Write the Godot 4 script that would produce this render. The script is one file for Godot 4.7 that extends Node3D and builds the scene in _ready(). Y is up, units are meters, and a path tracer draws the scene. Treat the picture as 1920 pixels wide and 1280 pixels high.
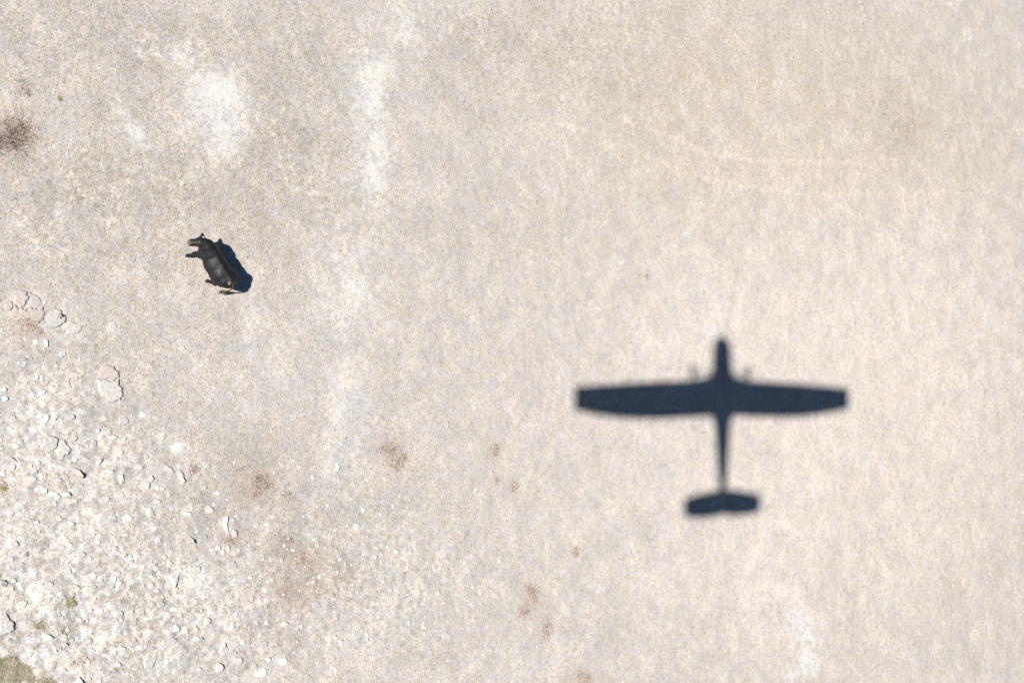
extends Node3D
# A dry, stony pasture seen from a small airplane: one black cow, and the airplane's own shadow on the ground.
# World: y up, metres; the picture's right is about +x and its top about -z.

const X0 := -22.5
const Z0 := -22.0
const SX := 61.0
const SZ := 43.0
const TW := 2048
const TH := 1444
const MW := 768
const MH := 541

var rng := RandomNumberGenerator.new()
var n_roll := FastNoiseLite.new()
var n_lump := FastNoiseLite.new()
var n_clod := FastNoiseLite.new()
var zone := {}          # letter -> PackedFloat32Array of MW x MH
var bare := PackedFloat32Array()   # where stones lie, so that no grass grows through them
var mats := {}

# ---------------------------------------------------------------- tables (world metres)
const CAM_AT := Vector3(-26.848237, 39.858777, 2.348916)
const CAM_FORWARD := Vector3(0.558000, -0.828404, -0.048819)
const CAM_RIGHT := Vector3(0.829707, 0.558000, 0.014899)
const CAM_UP := Vector3(-0.014899, 0.048819, -0.998697)
const CAM_FOV := 29.2798
const SUN_DIR := Vector3(0.681987, -0.731354, -0.003989)
const COW := [-11.569, -2.192, 2.1495]   # x, z, turn
const PLANE := [0.07, 0.022]      # sideways offset, heading
const MUD := [[-0.10, -0.26, 0.075, 0.018, 0.22], [0.02, -0.10, 0.02, 0.035, 0.2], [-0.22, -0.30, 0.022, 0.02, 0.3], [-0.60, -0.18, 0.05, 0.035, 0.7], [-0.68, -0.04, 0.05, 0.06, 0.25]]
const COLOURS := [Color(0.620, 0.600, 0.565), Color(0.530, 0.505, 0.465), Color(0.485, 0.420, 0.385), Color(0.470, 0.450, 0.425)]
# kind, x, z, height, radius, colour, label, outline
const STONES := [
	["slab", -17.413, -0.985, 0.060, 0.254, 2, "upper left piece of the large cracked pinkish slab near the left edge", [[-0.202, -0.143], [-0.014, -0.258], [0.166, -0.231], [0.229, -0.000], [0.082, 0.221], [-0.069, 0.281], [-0.192, 0.131]]],
	["slab", -17.012, -0.956, 0.050, 0.220, 3, "upper right piece of the large cracked pinkish slab near the left edge", [[-0.207, -0.255], [0.003, -0.193], [0.156, -0.040], [0.233, 0.126], [0.080, 0.230], [-0.120, 0.163], [-0.145, -0.030]]],
	["slab", -17.080, -0.571, 0.064, 0.297, 2, "lower piece of the large cracked pinkish slab near the left edge", [[-0.236, -0.164], [-0.071, -0.198], [0.139, -0.121], [0.317, -0.225], [0.341, 0.028], [0.303, 0.188], [0.150, 0.290], [-0.003, 0.195], [-0.193, 0.101], [-0.364, 0.007], [-0.383, -0.100]]],
	["slab", -17.751, -0.800, 0.045, 0.152, 2, "small pink slab split off the left side of the large cracked slab", [[-0.144, -0.064], [-0.013, -0.146], [0.099, -0.130], [0.111, 0.046], [0.034, 0.165], [-0.087, 0.130]]],
	["slab", -16.409, -0.455, 0.060, 0.282, 3, "grey rounded slab against the right side of the large cracked slab", [[-0.316, -0.049], [-0.177, -0.172], [-0.061, -0.275], [0.133, -0.260], [0.212, -0.102], [0.309, -0.045], [0.271, 0.116], [0.134, 0.219], [-0.021, 0.272], [-0.176, 0.206], [-0.308, 0.090]]],
	["stone", -16.331, -0.501, 0.160, 0.082, 3, "round grey stone lying on the grey rounded slab", [[-0.080, -0.031], [0.017, -0.083], [0.086, -0.005], [0.037, 0.066], [-0.060, 0.053]]],
	["slab", -15.892, -0.184, 0.050, 0.238, 1, "cream slab at the right end of the row of rock slabs", [[-0.305, -0.094], [-0.168, -0.197], [-0.030, -0.180], [0.088, -0.102], [0.266, -0.066], [0.237, 0.055], [0.148, 0.178], [-0.030, 0.221], [-0.206, 0.184]]],
	["stone", -17.554, -0.680, 0.064, 0.112, 2, "small pink stone close left of the large cracked slab", [[-0.051, -0.164], [0.068, -0.010], [0.106, 0.126], [0.016, 0.080], [-0.069, 0.043], [-0.069, -0.075]]],
	["stone", -16.994, 0.267, 0.037, 0.089, 0, "small white rounded stone close below the large cracked slab", [[-0.066, -0.018], [-0.061, -0.066], [0.038, -0.083], [0.080, -0.055], [0.073, 0.061], [-0.008, 0.097], [-0.055, 0.063]]],
	["stone", -16.698, 0.298, 0.042, 0.099, 0, "small white rounded stone a little above right of the triangular white stone", [[-0.058, -0.037], [-0.040, -0.122], [0.038, -0.110], [0.069, 0.017], [0.058, 0.109], [-0.002, 0.112], [-0.066, 0.032]]],
	["stone", -16.206, 0.619, 0.049, 0.117, 0, "small white angular stone a little above right of the triangular white stone", [[-0.042, -0.089], [0.099, -0.089], [0.105, 0.054], [-0.038, 0.098], [-0.125, 0.027]]],
	["stone", -15.756, -0.794, 0.022, 0.048, 0, "tiny white chip a little right of the large cracked slab", [[-0.049, -0.007], [-0.010, -0.040], [0.028, -0.043], [0.049, -0.014], [0.036, 0.041], [-0.019, 0.043], [-0.035, 0.020]]],
	["stone", -15.707, 0.755, 0.026, 0.063, 0, "tiny white elongated stone a little above left of the oval pinkish slab", [[-0.035, -0.032], [0.001, -0.068], [0.025, -0.064], [0.037, 0.028], [0.000, 0.093], [-0.029, 0.043]]],
	["stone", -14.695, -0.216, 0.024, 0.151, 1, "medium cream stone a little above the oval pinkish slab", [[-0.092, -0.103], [0.027, -0.181], [0.119, -0.045], [0.085, 0.135], [-0.006, 0.161], [-0.133, 0.034]]],
	["stone", -17.273, -0.667, 0.104, 0.058, 2, "tiny pink chip just left of the large cracked slab", [[-0.044, -0.031], [0.034, -0.035], [0.066, -0.006], [0.045, 0.034], [-0.021, 0.034], [-0.081, 0.004]]],
	["stone", -17.429, -0.680, 0.104, 0.053, 3, "tiny grey chip close left of the large cracked slab", [[-0.033, -0.047], [0.020, -0.051], [0.066, 0.016], [0.017, 0.051], [-0.026, 0.029], [-0.045, 0.001]]],
	["stone", -17.459, 0.884, 0.022, 0.048, 0, "tiny white chip close above left of the triangular white stone", [[-0.041, -0.014], [-0.011, -0.038], [0.041, -0.026], [0.040, 0.032], [-0.029, 0.046]]],
	["stone", -17.804, 0.964, 0.022, 0.039, 0, "tiny white chip near the left edge", [[-0.025, -0.014], [-0.012, -0.045], [0.025, -0.035], [0.024, 0.019], [0.014, 0.040], [-0.027, 0.036]]],
	["stone", -16.938, 1.286, 0.034, 0.080, 0, "small white elongated stone just above right of the triangular white stone", [[-0.043, -0.070], [0.006, -0.100], [0.044, -0.055], [0.049, 0.002], [0.030, 0.081], [-0.025, 0.098], [-0.060, 0.043]]],
	["stone", -16.784, 1.345, 0.030, 0.072, 0, "small white stone just right of the triangular white stone", [[-0.079, -0.016], [-0.025, -0.077], [0.036, -0.044], [0.054, -0.008], [0.041, 0.067], [-0.028, 0.078]]],
	["stone", -16.252, 1.068, 0.023, 0.054, 0, "tiny white chip close right of the triangular white stone", [[-0.030, -0.022], [-0.016, -0.060], [0.016, -0.053], [0.028, -0.003], [0.022, 0.070], [-0.020, 0.067]]],
	["stone", -17.876, 1.669, 0.035, 0.083, 0, "small white rounded stone near the left edge", [[-0.079, -0.003], [-0.027, -0.067], [0.041, -0.070], [0.086, -0.013], [0.080, 0.039], [-0.014, 0.082], [-0.087, 0.031]]],
	["stone", -17.961, 1.688, 0.022, 0.051, 0, "tiny white chip close left of the triangular white stone", [[-0.027, -0.046], [-0.002, -0.067], [0.025, -0.036], [0.037, 0.029], [0.010, 0.062], [-0.012, 0.046], [-0.030, 0.012]]],
	["stone", -16.768, 1.987, 0.022, 0.044, 0, "tiny white chip close below right of the triangular white stone", [[-0.036, -0.039], [-0.007, -0.039], [0.046, -0.016], [0.037, 0.012], [0.022, 0.041], [-0.019, 0.029], [-0.043, 0.013]]],
	["stone", -17.846, 1.933, 0.039, 0.093, 0, "small white rounded stone close below left of the triangular white stone", [[-0.095, -0.021], [-0.058, -0.075], [0.058, -0.072], [0.085, -0.031], [0.082, 0.045], [-0.010, 0.100], [-0.063, 0.054]]],
	["stone", -17.484, 2.216, 0.032, 0.077, 0, "small white angular stone near the left edge", [[-0.049, -0.052], [0.053, -0.072], [0.064, -0.001], [-0.003, 0.081], [-0.065, 0.043]]],
	["stone", -16.674, 2.514, 0.040, 0.096, 0, "small white stone close above the squarish grey slab", [[-0.060, -0.022], [-0.030, -0.116], [0.054, -0.084], [0.072, 0.027], [0.026, 0.106], [-0.062, 0.089]]],
	["stone", -16.436, 2.508, 0.041, 0.097, 0, "small white angular stone close above the squarish grey slab", [[-0.093, -0.045], [0.033, -0.092], [0.103, -0.016], [0.021, 0.086], [-0.063, 0.068]]],
	["stone", -15.716, 1.897, 0.022, 0.045, 0, "tiny white chip close below left of the oval pinkish slab", [[-0.037, -0.004], [-0.018, -0.040], [0.010, -0.042], [0.040, -0.003], [0.031, 0.042], [-0.027, 0.047]]],
	["stone", -17.479, 1.497, 0.025, 0.059, 0, "tiny white chip just left of the triangular white stone", [[-0.052, -0.011], [-0.044, -0.055], [0.023, -0.044], [0.050, 0.001], [0.046, 0.052], [-0.024, 0.057]]],
	["stone", -15.682, 1.436, 0.022, 0.048, 0, "tiny white chip close left of the oval pinkish slab", [[-0.047, -0.009], [-0.018, -0.041], [0.027, -0.045], [0.046, -0.018], [0.025, 0.035], [0.005, 0.058], [-0.038, 0.020]]],
	["stone", -16.484, 1.594, 0.030, 0.070, 0, "small white elongated stone close right of the triangular white stone", [[-0.099, -0.009], [-0.002, -0.052], [0.068, -0.011], [0.068, 0.026], [-0.035, 0.047]]],
	["stone", -15.971, 2.493, 0.048, 0.113, 3, "small grey stone close above right of the squarish grey slab", [[-0.126, -0.015], [-0.009, -0.078], [0.082, -0.071], [0.132, 0.028], [0.036, 0.102], [-0.117, 0.034]]],
	["stone", -16.813, 1.773, 0.048, 0.139, 0, "white triangular stone left of the oval pinkish slab", [[-0.094, -0.101], [0.136, -0.071], [0.079, 0.057], [-0.122, 0.115]]],
	["stone", -16.015, 1.555, 0.040, 0.111, 1, "small cream angular stone a little right of the triangular white stone", [[-0.119, -0.038], [-0.032, -0.148], [0.057, 0.002], [0.096, 0.102], [-0.002, 0.082]]],
	["stone", -15.167, 2.928, 0.056, 0.075, 0, "bright white chip just below the oval pinkish slab", [[-0.078, -0.039], [0.053, -0.067], [0.043, 0.034], [-0.018, 0.072]]],
	["slab", -14.850, 1.179, 0.055, 0.293, 2, "pink upper half of the oval slab lying below the cow", [[-0.326, -0.042], [-0.195, -0.184], [-0.013, -0.246], [0.169, -0.196], [0.292, -0.043], [0.349, 0.130], [0.169, 0.231], [-0.114, 0.180], [-0.331, 0.170]]],
	["slab", -14.752, 1.685, 0.064, 0.371, 1, "pale lower half of the oval slab lying below the cow", [[-0.433, -0.306], [-0.212, -0.301], [0.072, -0.244], [0.235, -0.325], [0.214, -0.162], [0.337, 0.001], [0.327, 0.205], [0.255, 0.327], [0.072, 0.386], [-0.131, 0.303], [-0.332, 0.159], [-0.403, -0.043]]],
	["slab", -16.544, 3.253, 0.069, 0.225, 3, "pale grey squarish slab with a dark gap along its right side", [[-0.224, -0.123], [-0.110, -0.218], [0.063, -0.194], [0.170, -0.132], [0.199, -0.013], [0.151, 0.144], [0.064, 0.220], [-0.109, 0.205], [-0.205, 0.113]]],
	["slab", -16.188, 3.447, 0.045, 0.229, 1, "cream slab tucked against the lower right of the squarish grey slab", [[-0.099, -0.265], [0.017, -0.282], [0.154, -0.080], [0.233, 0.042], [0.116, 0.177], [-0.079, 0.230], [-0.195, 0.167], [-0.147, 0.010]]],
	["stone", -17.594, 3.744, 0.064, 0.152, 0, "thin white sliver of stone lying diagonally near the left edge", [[-0.172, -0.099], [-0.097, -0.106], [0.183, 0.078], [0.127, 0.125], [-0.041, 0.002]]],
	["stone", -17.902, 4.086, 0.045, 0.106, 0, "small white angular stone a little below left of the squarish grey slab", [[-0.094, -0.038], [0.030, -0.099], [0.092, -0.046], [0.047, 0.109], [-0.075, 0.074]]],
	["stone", -17.633, 3.913, 0.038, 0.090, 0, "small white angular stone a little left of the long diagonal cream stone", [[-0.064, -0.044], [-0.012, -0.095], [0.093, -0.015], [0.037, 0.084], [-0.054, 0.070]]],
	["stone", -17.123, 3.923, 0.022, 0.051, 0, "tiny white chip close below left of the squarish grey slab", [[-0.054, -0.015], [0.021, -0.051], [0.042, -0.005], [0.031, 0.051], [-0.040, 0.018]]],
	["stone", -16.916, 3.836, 0.031, 0.074, 0, "small white rounded stone close below left of the squarish grey slab", [[-0.065, -0.058], [0.018, -0.085], [0.045, -0.050], [0.072, 0.044], [0.012, 0.060], [-0.021, 0.060], [-0.061, 0.028]]],
	["stone", -17.030, 4.312, 0.036, 0.085, 0, "small white stone a little left of the long diagonal cream stone", [[-0.090, -0.039], [-0.012, -0.080], [0.086, -0.032], [0.068, 0.037], [0.024, 0.071], [-0.077, 0.044]]],
	["stone", -16.841, 4.186, 0.031, 0.074, 0, "small white rounded stone close left of the long diagonal cream stone", [[-0.029, -0.053], [0.016, -0.061], [0.068, -0.041], [0.080, 0.049], [0.014, 0.066], [-0.063, 0.032], [-0.086, 0.008]]],
	["stone", -16.384, 4.044, 0.025, 0.060, 0, "tiny white chip close left of the long diagonal cream stone", [[-0.055, -0.031], [0.005, -0.039], [0.074, -0.018], [0.052, 0.049], [-0.002, 0.036], [-0.073, 0.003]]],
	["stone", -15.719, 3.556, 0.024, 0.057, 0, "tiny white chip close above the long diagonal cream stone", [[-0.033, -0.018], [-0.007, -0.081], [0.035, -0.033], [0.033, 0.017], [0.012, 0.079], [-0.042, 0.037]]],
	["stone", -15.867, 3.769, 0.040, 0.096, 0, "small white angular stone just above the long diagonal cream stone", [[-0.053, -0.081], [0.052, -0.086], [0.095, 0.043], [-0.007, 0.083], [-0.088, 0.040]]],
	["stone", -14.478, 4.403, 0.056, 0.134, 0, "medium white elongated stone close left of the touching white pair", [[-0.074, -0.117], [0.048, -0.150], [0.093, 0.031], [0.009, 0.185], [-0.076, 0.052]]],
	["stone", -16.923, 4.614, 0.042, 0.101, 0, "small white stone a little below left of the long diagonal cream stone", [[-0.089, -0.036], [-0.057, -0.081], [0.062, -0.065], [0.128, 0.028], [0.026, 0.099], [-0.069, 0.055]]],
	["stone", -16.728, 4.657, 0.033, 0.078, 0, "small white rounded stone close below left of the long diagonal cream stone", [[-0.054, -0.017], [-0.040, -0.082], [0.057, -0.058], [0.076, -0.002], [0.056, 0.072], [-0.024, 0.072], [-0.071, 0.014]]],
	["stone", -16.477, 4.770, 0.056, 0.132, 0, "medium white stone close below left of the long diagonal cream stone", [[-0.148, -0.069], [-0.052, -0.100], [0.146, -0.035], [0.126, 0.061], [0.041, 0.097], [-0.114, 0.046]]],
	["stone", -16.358, 4.861, 0.041, 0.098, 0, "small white angular stone close below left of the long diagonal cream stone", [[-0.084, -0.079], [0.042, -0.082], [0.096, 0.005], [0.015, 0.083], [-0.070, 0.073]]],
	["stone", -16.094, 4.791, 0.047, 0.111, 0, "small white elongated stone close left of the two half-round stones", [[-0.136, -0.011], [-0.018, -0.071], [0.070, -0.063], [0.139, 0.062], [-0.055, 0.083]]],
	["stone", -16.818, 4.890, 0.029, 0.069, 0, "tiny white stone a little below left of the long diagonal cream stone", [[-0.050, -0.053], [0.020, -0.059], [0.090, 0.002], [0.034, 0.056], [-0.032, 0.055], [-0.062, -0.000]]],
	["stone", -16.569, 5.045, 0.030, 0.072, 0, "small white angular stone a little left of the two half-round stones", [[-0.053, -0.061], [0.047, -0.043], [0.068, 0.034], [0.006, 0.073], [-0.068, -0.003]]],
	["stone", -16.441, 5.044, 0.029, 0.069, 0, "tiny white stone close below left of the two half-round stones", [[-0.065, -0.012], [-0.037, -0.060], [0.031, -0.059], [0.058, -0.003], [0.042, 0.089], [-0.029, 0.045]]],
	["stone", -14.686, 3.142, 0.038, 0.090, 0, "small white angular stone a little above right of the long diagonal cream stone", [[-0.088, -0.037], [-0.009, -0.075], [0.116, -0.008], [0.043, 0.063], [-0.061, 0.057]]],
	["stone", -17.933, 3.386, 0.022, 0.045, 0, "tiny white chip a little left of the squarish grey slab", [[-0.039, -0.032], [0.003, -0.038], [0.051, -0.023], [0.023, 0.033], [0.002, 0.044], [-0.041, 0.016]]],
	["stone", -17.943, 3.126, 0.024, 0.058, 0, "tiny white chip a little below left of the triangular white stone", [[-0.022, -0.062], [0.007, -0.056], [0.038, -0.026], [0.024, 0.056], [-0.006, 0.073], [-0.040, 0.015]]],
	["stone", -17.536, 3.323, 0.040, 0.095, 0, "small white rounded stone close left of the squarish grey slab", [[-0.084, -0.062], [-0.007, -0.087], [0.075, -0.040], [0.112, 0.014], [0.037, 0.085], [-0.041, 0.080], [-0.092, 0.010]]],
	["stone", -16.308, 4.359, 0.035, 0.084, 3, "small grey angular stone just below left of the long diagonal cream stone", [[-0.065, -0.062], [0.037, -0.061], [0.083, 0.014], [0.028, 0.083], [-0.083, 0.026]]],
	["stone", -16.118, 4.293, 0.038, 0.090, 3, "small grey angular stone close above left of the two half-round stones", [[-0.073, -0.063], [0.031, -0.079], [0.083, 0.017], [0.040, 0.085], [-0.081, 0.040]]],
	["stone", -14.814, 4.169, 0.041, 0.097, 1, "small cream rounded stone close above right of the two half-round stones", [[-0.103, -0.065], [-0.017, -0.063], [0.100, -0.042], [0.115, 0.031], [0.053, 0.069], [-0.059, 0.064], [-0.088, 0.006]]],
	["stone", -15.287, 3.296, 0.046, 0.110, 1, "small cream rounded stone close above right of the long diagonal cream stone", [[-0.050, -0.088], [-0.004, -0.118], [0.081, -0.074], [0.089, 0.045], [0.042, 0.127], [-0.071, 0.096], [-0.087, 0.011]]],
	["stone", -15.861, 3.128, 0.039, 0.093, 3, "small grey stone close right of the squarish grey slab", [[-0.049, -0.072], [-0.011, -0.099], [0.083, -0.043], [0.058, 0.054], [-0.004, 0.107], [-0.078, 0.053]]],
	["stone", -15.156, 3.880, 0.048, 0.106, 0, "small white angular stone close right of the long diagonal cream stone", [[-0.088, 0.053], [-0.048, -0.066], [0.112, -0.100], [0.072, -0.001], [-0.048, 0.115]]],
	["stone", -15.803, 4.156, 0.064, 0.174, 1, "long cream stone pointing down right below the squarish grey slab", [[-0.230, -0.124], [-0.093, -0.149], [0.064, -0.083], [0.202, 0.122], [0.163, 0.190], [0.005, 0.074], [-0.112, -0.030]]],
	["stone", -15.623, 4.581, 0.048, 0.077, 0, "left of two bright white half-round stones side by side", [[-0.096, 0.020], [-0.037, -0.056], [0.071, -0.002], [0.062, 0.038]]],
	["stone", -15.353, 4.638, 0.048, 0.081, 0, "right of two bright white half-round stones side by side", [[-0.099, 0.015], [-0.070, -0.043], [0.070, -0.037], [0.089, 0.014], [0.010, 0.050]]],
	["stone", -16.891, 5.849, 0.026, 0.062, 0, "tiny white angular stone near the left edge", [[-0.068, -0.008], [-0.024, -0.047], [0.062, -0.031], [0.053, 0.034], [-0.023, 0.053]]],
	["stone", -17.666, 6.600, 0.032, 0.076, 0, "small white stone near the left edge", [[-0.077, -0.012], [-0.025, -0.074], [0.068, -0.055], [0.081, 0.044], [-0.003, 0.066], [-0.044, 0.031]]],
	["stone", -16.314, 5.501, 0.036, 0.086, 0, "small white stone a little below left of the two half-round stones", [[-0.095, -0.005], [-0.072, -0.052], [0.021, -0.069], [0.105, 0.001], [0.065, 0.069], [-0.023, 0.057]]],
	["stone", -15.955, 5.675, 0.036, 0.085, 0, "small white angular stone close below left of the two half-round stones", [[-0.075, -0.038], [-0.013, -0.076], [0.098, -0.010], [0.050, 0.051], [-0.060, 0.073]]],
	["stone", -15.762, 5.600, 0.023, 0.056, 0, "tiny white chip close below the two half-round stones", [[-0.038, -0.023], [0.000, -0.055], [0.055, -0.028], [0.043, 0.030], [0.002, 0.054], [-0.062, 0.023]]],
	["stone", -15.664, 5.836, 0.028, 0.067, 0, "tiny white rounded stone a little below the two half-round stones", [[-0.070, -0.039], [-0.021, -0.062], [0.032, -0.042], [0.086, 0.003], [0.034, 0.056], [-0.000, 0.054], [-0.061, 0.031]]],
	["stone", -15.288, 6.021, 0.023, 0.055, 0, "tiny white chip a little above the stones with dark gaps", [[-0.055, -0.009], [-0.008, -0.053], [0.035, -0.046], [0.054, -0.005], [0.030, 0.045], [-0.004, 0.055], [-0.052, 0.012]]],
	["stone", -15.167, 6.259, 0.030, 0.072, 0, "small white stone close above the stones with dark gaps", [[-0.044, -0.049], [-0.003, -0.083], [0.060, -0.023], [0.051, 0.049], [0.003, 0.072], [-0.067, 0.035]]],
	["stone", -14.665, 6.513, 0.041, 0.098, 0, "small white rounded stone close above right of the stones with dark gaps", [[-0.078, -0.033], [-0.034, -0.091], [0.062, -0.101], [0.095, 0.035], [0.053, 0.099], [-0.008, 0.078], [-0.090, 0.013]]],
	["stone", -17.102, 6.549, 0.022, 0.045, 0, "tiny white chip a little above left of the upper yellow-green tuft", [[-0.030, -0.026], [0.014, -0.046], [0.049, 0.008], [0.001, 0.049], [-0.034, 0.017]]],
	["stone", -17.057, 6.987, 0.022, 0.044, 0, "tiny white chip a little above the lower yellow-green tuft", [[-0.026, -0.038], [0.022, -0.045], [0.032, 0.009], [0.006, 0.053], [-0.033, 0.021]]],
	["stone", -17.588, 7.223, 0.029, 0.068, 0, "tiny white rounded stone near the left edge", [[-0.025, -0.051], [0.018, -0.068], [0.066, -0.008], [0.075, 0.018], [0.001, 0.056], [-0.065, 0.049], [-0.069, 0.004]]],
	["stone", -17.363, 7.161, 0.028, 0.066, 0, "tiny white angular stone a little above the brown-centred boulder", [[-0.068, -0.005], [-0.031, -0.043], [0.054, -0.048], [0.060, 0.029], [-0.014, 0.067]]],
	["stone", -17.437, 7.324, 0.038, 0.090, 0, "small white elongated stone near the left edge", [[-0.114, -0.026], [0.008, -0.056], [0.111, -0.018], [0.063, 0.059], [-0.069, 0.041]]],
	["stone", -15.085, 7.344, 0.043, 0.103, 0, "small white rounded stone close above right of the upper yellow-green tuft", [[-0.104, -0.046], [0.008, -0.094], [0.040, -0.099], [0.097, 0.015], [0.062, 0.089], [-0.008, 0.102], [-0.095, 0.034]]],
	["stone", -14.697, 7.409, 0.046, 0.110, 0, "small white stone just right of the stones with dark gaps", [[-0.101, -0.045], [-0.049, -0.102], [0.086, -0.090], [0.078, 0.028], [0.037, 0.123], [-0.051, 0.086]]],
	["stone", -14.528, 7.562, 0.042, 0.099, 0, "small white angular stone close right of the stones with dark gaps", [[-0.090, -0.033], [-0.030, -0.096], [0.088, -0.042], [0.062, 0.051], [-0.029, 0.119]]],
	["stone", -16.006, 6.301, 0.035, 0.083, 0, "small white stone a little above left of the stones with dark gaps", [[-0.072, -0.046], [0.021, -0.082], [0.079, -0.007], [0.073, 0.062], [-0.012, 0.058], [-0.090, 0.014]]],
	["stone", -16.376, 6.266, 0.027, 0.065, 0, "tiny white stone a little above left of the stones with dark gaps", [[-0.032, -0.059], [0.038, -0.046], [0.057, -0.018], [0.048, 0.036], [-0.046, 0.057], [-0.063, 0.031]]],
	["stone", -16.947, 5.576, 0.030, 0.071, 0, "small white stone near the left edge, below left of the two half-round stones", [[-0.035, -0.065], [0.048, -0.060], [0.070, 0.019], [0.028, 0.058], [-0.032, 0.048], [-0.079, 0.001]]],
	["stone", -17.685, 5.272, 0.042, 0.101, 0, "small white stone a little left of the two half-round stones", [[-0.102, -0.015], [-0.011, -0.104], [0.078, -0.072], [0.090, 0.025], [0.021, 0.086], [-0.075, 0.081]]],
	["stone", -15.496, 5.855, 0.022, 0.042, 0, "tiny white chip a little below the two half-round stones", [[-0.028, -0.038], [0.017, -0.033], [0.035, 0.002], [0.012, 0.043], [-0.037, 0.025]]],
	["stone", -16.670, 6.447, 0.026, 0.063, 0, "tiny white rounded stone a little above left of the upper yellow-green tuft", [[-0.049, -0.017], [-0.028, -0.062], [0.039, -0.042], [0.084, 0.011], [0.032, 0.047], [-0.008, 0.048], [-0.070, 0.017]]],
	["stone", -17.872, 7.272, 0.120, 0.130, 3, "medium grey rounded stone near the left edge", [[-0.113, -0.035], [-0.099, -0.103], [0.047, -0.114], [0.122, -0.033], [0.112, 0.098], [0.029, 0.132], [-0.099, 0.056]]],
	["stone", -14.877, 7.254, 0.045, 0.107, 2, "small pink rounded stone just above right of the stones with dark gaps", [[-0.111, -0.031], [-0.036, -0.083], [0.065, -0.081], [0.116, -0.016], [0.074, 0.069], [0.015, 0.089], [-0.122, 0.052]]],
	["stone", -14.561, 7.284, 0.040, 0.096, 3, "small grey rounded stone close right of the stones with dark gaps", [[-0.045, -0.066], [-0.011, -0.127], [0.054, -0.079], [0.080, 0.058], [0.009, 0.109], [-0.021, 0.088], [-0.066, 0.017]]],
	["stone", -16.645, 8.953, 0.064, 0.126, 0, "white almond-shaped stone just right of the left yellow-green tuft", [[-0.166, -0.035], [-0.014, -0.096], [0.043, -0.099], [0.177, 0.022], [0.082, 0.080], [-0.014, 0.098], [-0.109, 0.030]]],
	["stone", -17.106, 9.375, 0.056, 0.097, 0, "white leaf-shaped stone just above the green grass in the corner", [[-0.099, 0.019], [-0.043, -0.051], [0.116, -0.071], [0.069, 0.000], [-0.043, 0.103]]],
	["stone", -15.753, 10.331, 0.072, 0.139, 0, "white pointed stone cut by the bottom edge right of green grass", [[-0.153, 0.018], [-0.055, -0.028], [0.042, -0.133], [0.120, -0.025], [0.179, 0.100], [-0.133, 0.069]]],
	["stone", -14.585, 9.064, 0.048, 0.111, 0, "small white angular stone a little above left of the jagged cream stone", [[-0.096, 0.089], [-0.096, -0.050], [0.147, -0.054], [0.045, 0.015]]],
	["slab", -17.804, 8.444, 0.064, 0.294, 1, "large cream boulder with a brown middle at the left edge", [[-0.147, -0.337], [0.000, -0.323], [0.093, -0.179], [0.224, 0.026], [0.224, 0.198], [0.095, 0.280], [-0.071, 0.300], [-0.199, 0.248], [-0.220, -0.211]]],
	["stone", -16.044, 8.785, 0.030, 0.072, 0, "small white stone close below the upper yellow-green tuft", [[-0.057, -0.036], [0.006, -0.091], [0.037, -0.035], [0.064, 0.036], [0.000, 0.080], [-0.050, 0.046]]],
	["stone", -15.593, 9.128, 0.022, 0.041, 0, "tiny white chip a little below the upper yellow-green tuft", [[-0.022, -0.043], [0.026, -0.020], [0.036, 0.012], [0.004, 0.036], [-0.044, 0.015]]],
	["stone", -15.605, 8.283, 0.039, 0.093, 0, "small white rounded stone close below right of the upper yellow-green tuft", [[-0.090, -0.031], [-0.058, -0.102], [0.027, -0.060], [0.099, -0.005], [0.085, 0.073], [-0.002, 0.090], [-0.062, 0.035]]],
	["stone", -15.694, 8.523, 0.031, 0.075, 0, "small white stone close below right of the upper yellow-green tuft", [[-0.068, -0.047], [-0.002, -0.055], [0.057, -0.039], [0.066, 0.020], [0.022, 0.089], [-0.075, 0.033]]],
	["stone", -15.378, 8.291, 0.031, 0.074, 0, "small white angular stone close below right of the upper yellow-green tuft", [[0.001, -0.071], [0.069, -0.040], [0.046, 0.054], [-0.047, 0.064], [-0.070, -0.007]]],
	["stone", -14.425, 9.525, 0.036, 0.085, 0, "small white rounded stone close left of the jagged cream stone", [[-0.061, -0.072], [0.015, -0.054], [0.111, -0.014], [0.086, 0.052], [0.004, 0.071], [-0.064, 0.024], [-0.092, -0.008]]],
	["stone", -17.020, 9.707, 0.022, 0.051, 0, "tiny white chip close right of the green corner grass", [[-0.055, -0.015], [-0.010, -0.040], [0.042, -0.030], [0.062, 0.017], [0.037, 0.021], [-0.015, 0.038], [-0.061, 0.009]]],
	["stone", -16.565, 8.519, 0.022, 0.041, 0, "tiny white chip just right of the lower yellow-green tuft", [[-0.030, -0.031], [0.005, -0.044], [0.033, -0.015], [0.028, 0.036], [0.001, 0.032], [-0.037, 0.021]]],
	["stone", -16.139, 9.219, 0.039, 0.093, 3, "small grey angular stone close below right of the lower yellow-green tuft", [[-0.084, -0.070], [0.033, -0.075], [0.110, 0.019], [0.007, 0.084], [-0.067, 0.042]]],
	["stone", -14.518, 8.927, 0.048, 0.148, 1, "medium cream angular stone a little above left of the jagged cream stone", [[-0.118, -0.075], [0.082, -0.107], [0.194, 0.043], [-0.006, 0.114], [-0.151, 0.025]]],
	["stone", -11.191, 9.952, 0.080, 0.185, 0, "brightest white diamond-shaped stone low in the stony ground, alone", [[0.029, -0.244], [0.172, -0.018], [0.105, 0.141], [0.016, 0.173], [-0.205, 0.022], [-0.116, -0.073]]],
	["stone", -13.561, 10.005, 0.056, 0.249, 1, "jagged cream stone at the bottom with one point aimed up right", [[-0.244, -0.009], [-0.119, -0.155], [0.109, -0.169], [0.234, -0.296], [0.213, -0.035], [0.067, 0.231], [-0.078, 0.233], [-0.182, 0.200]]],
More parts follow.
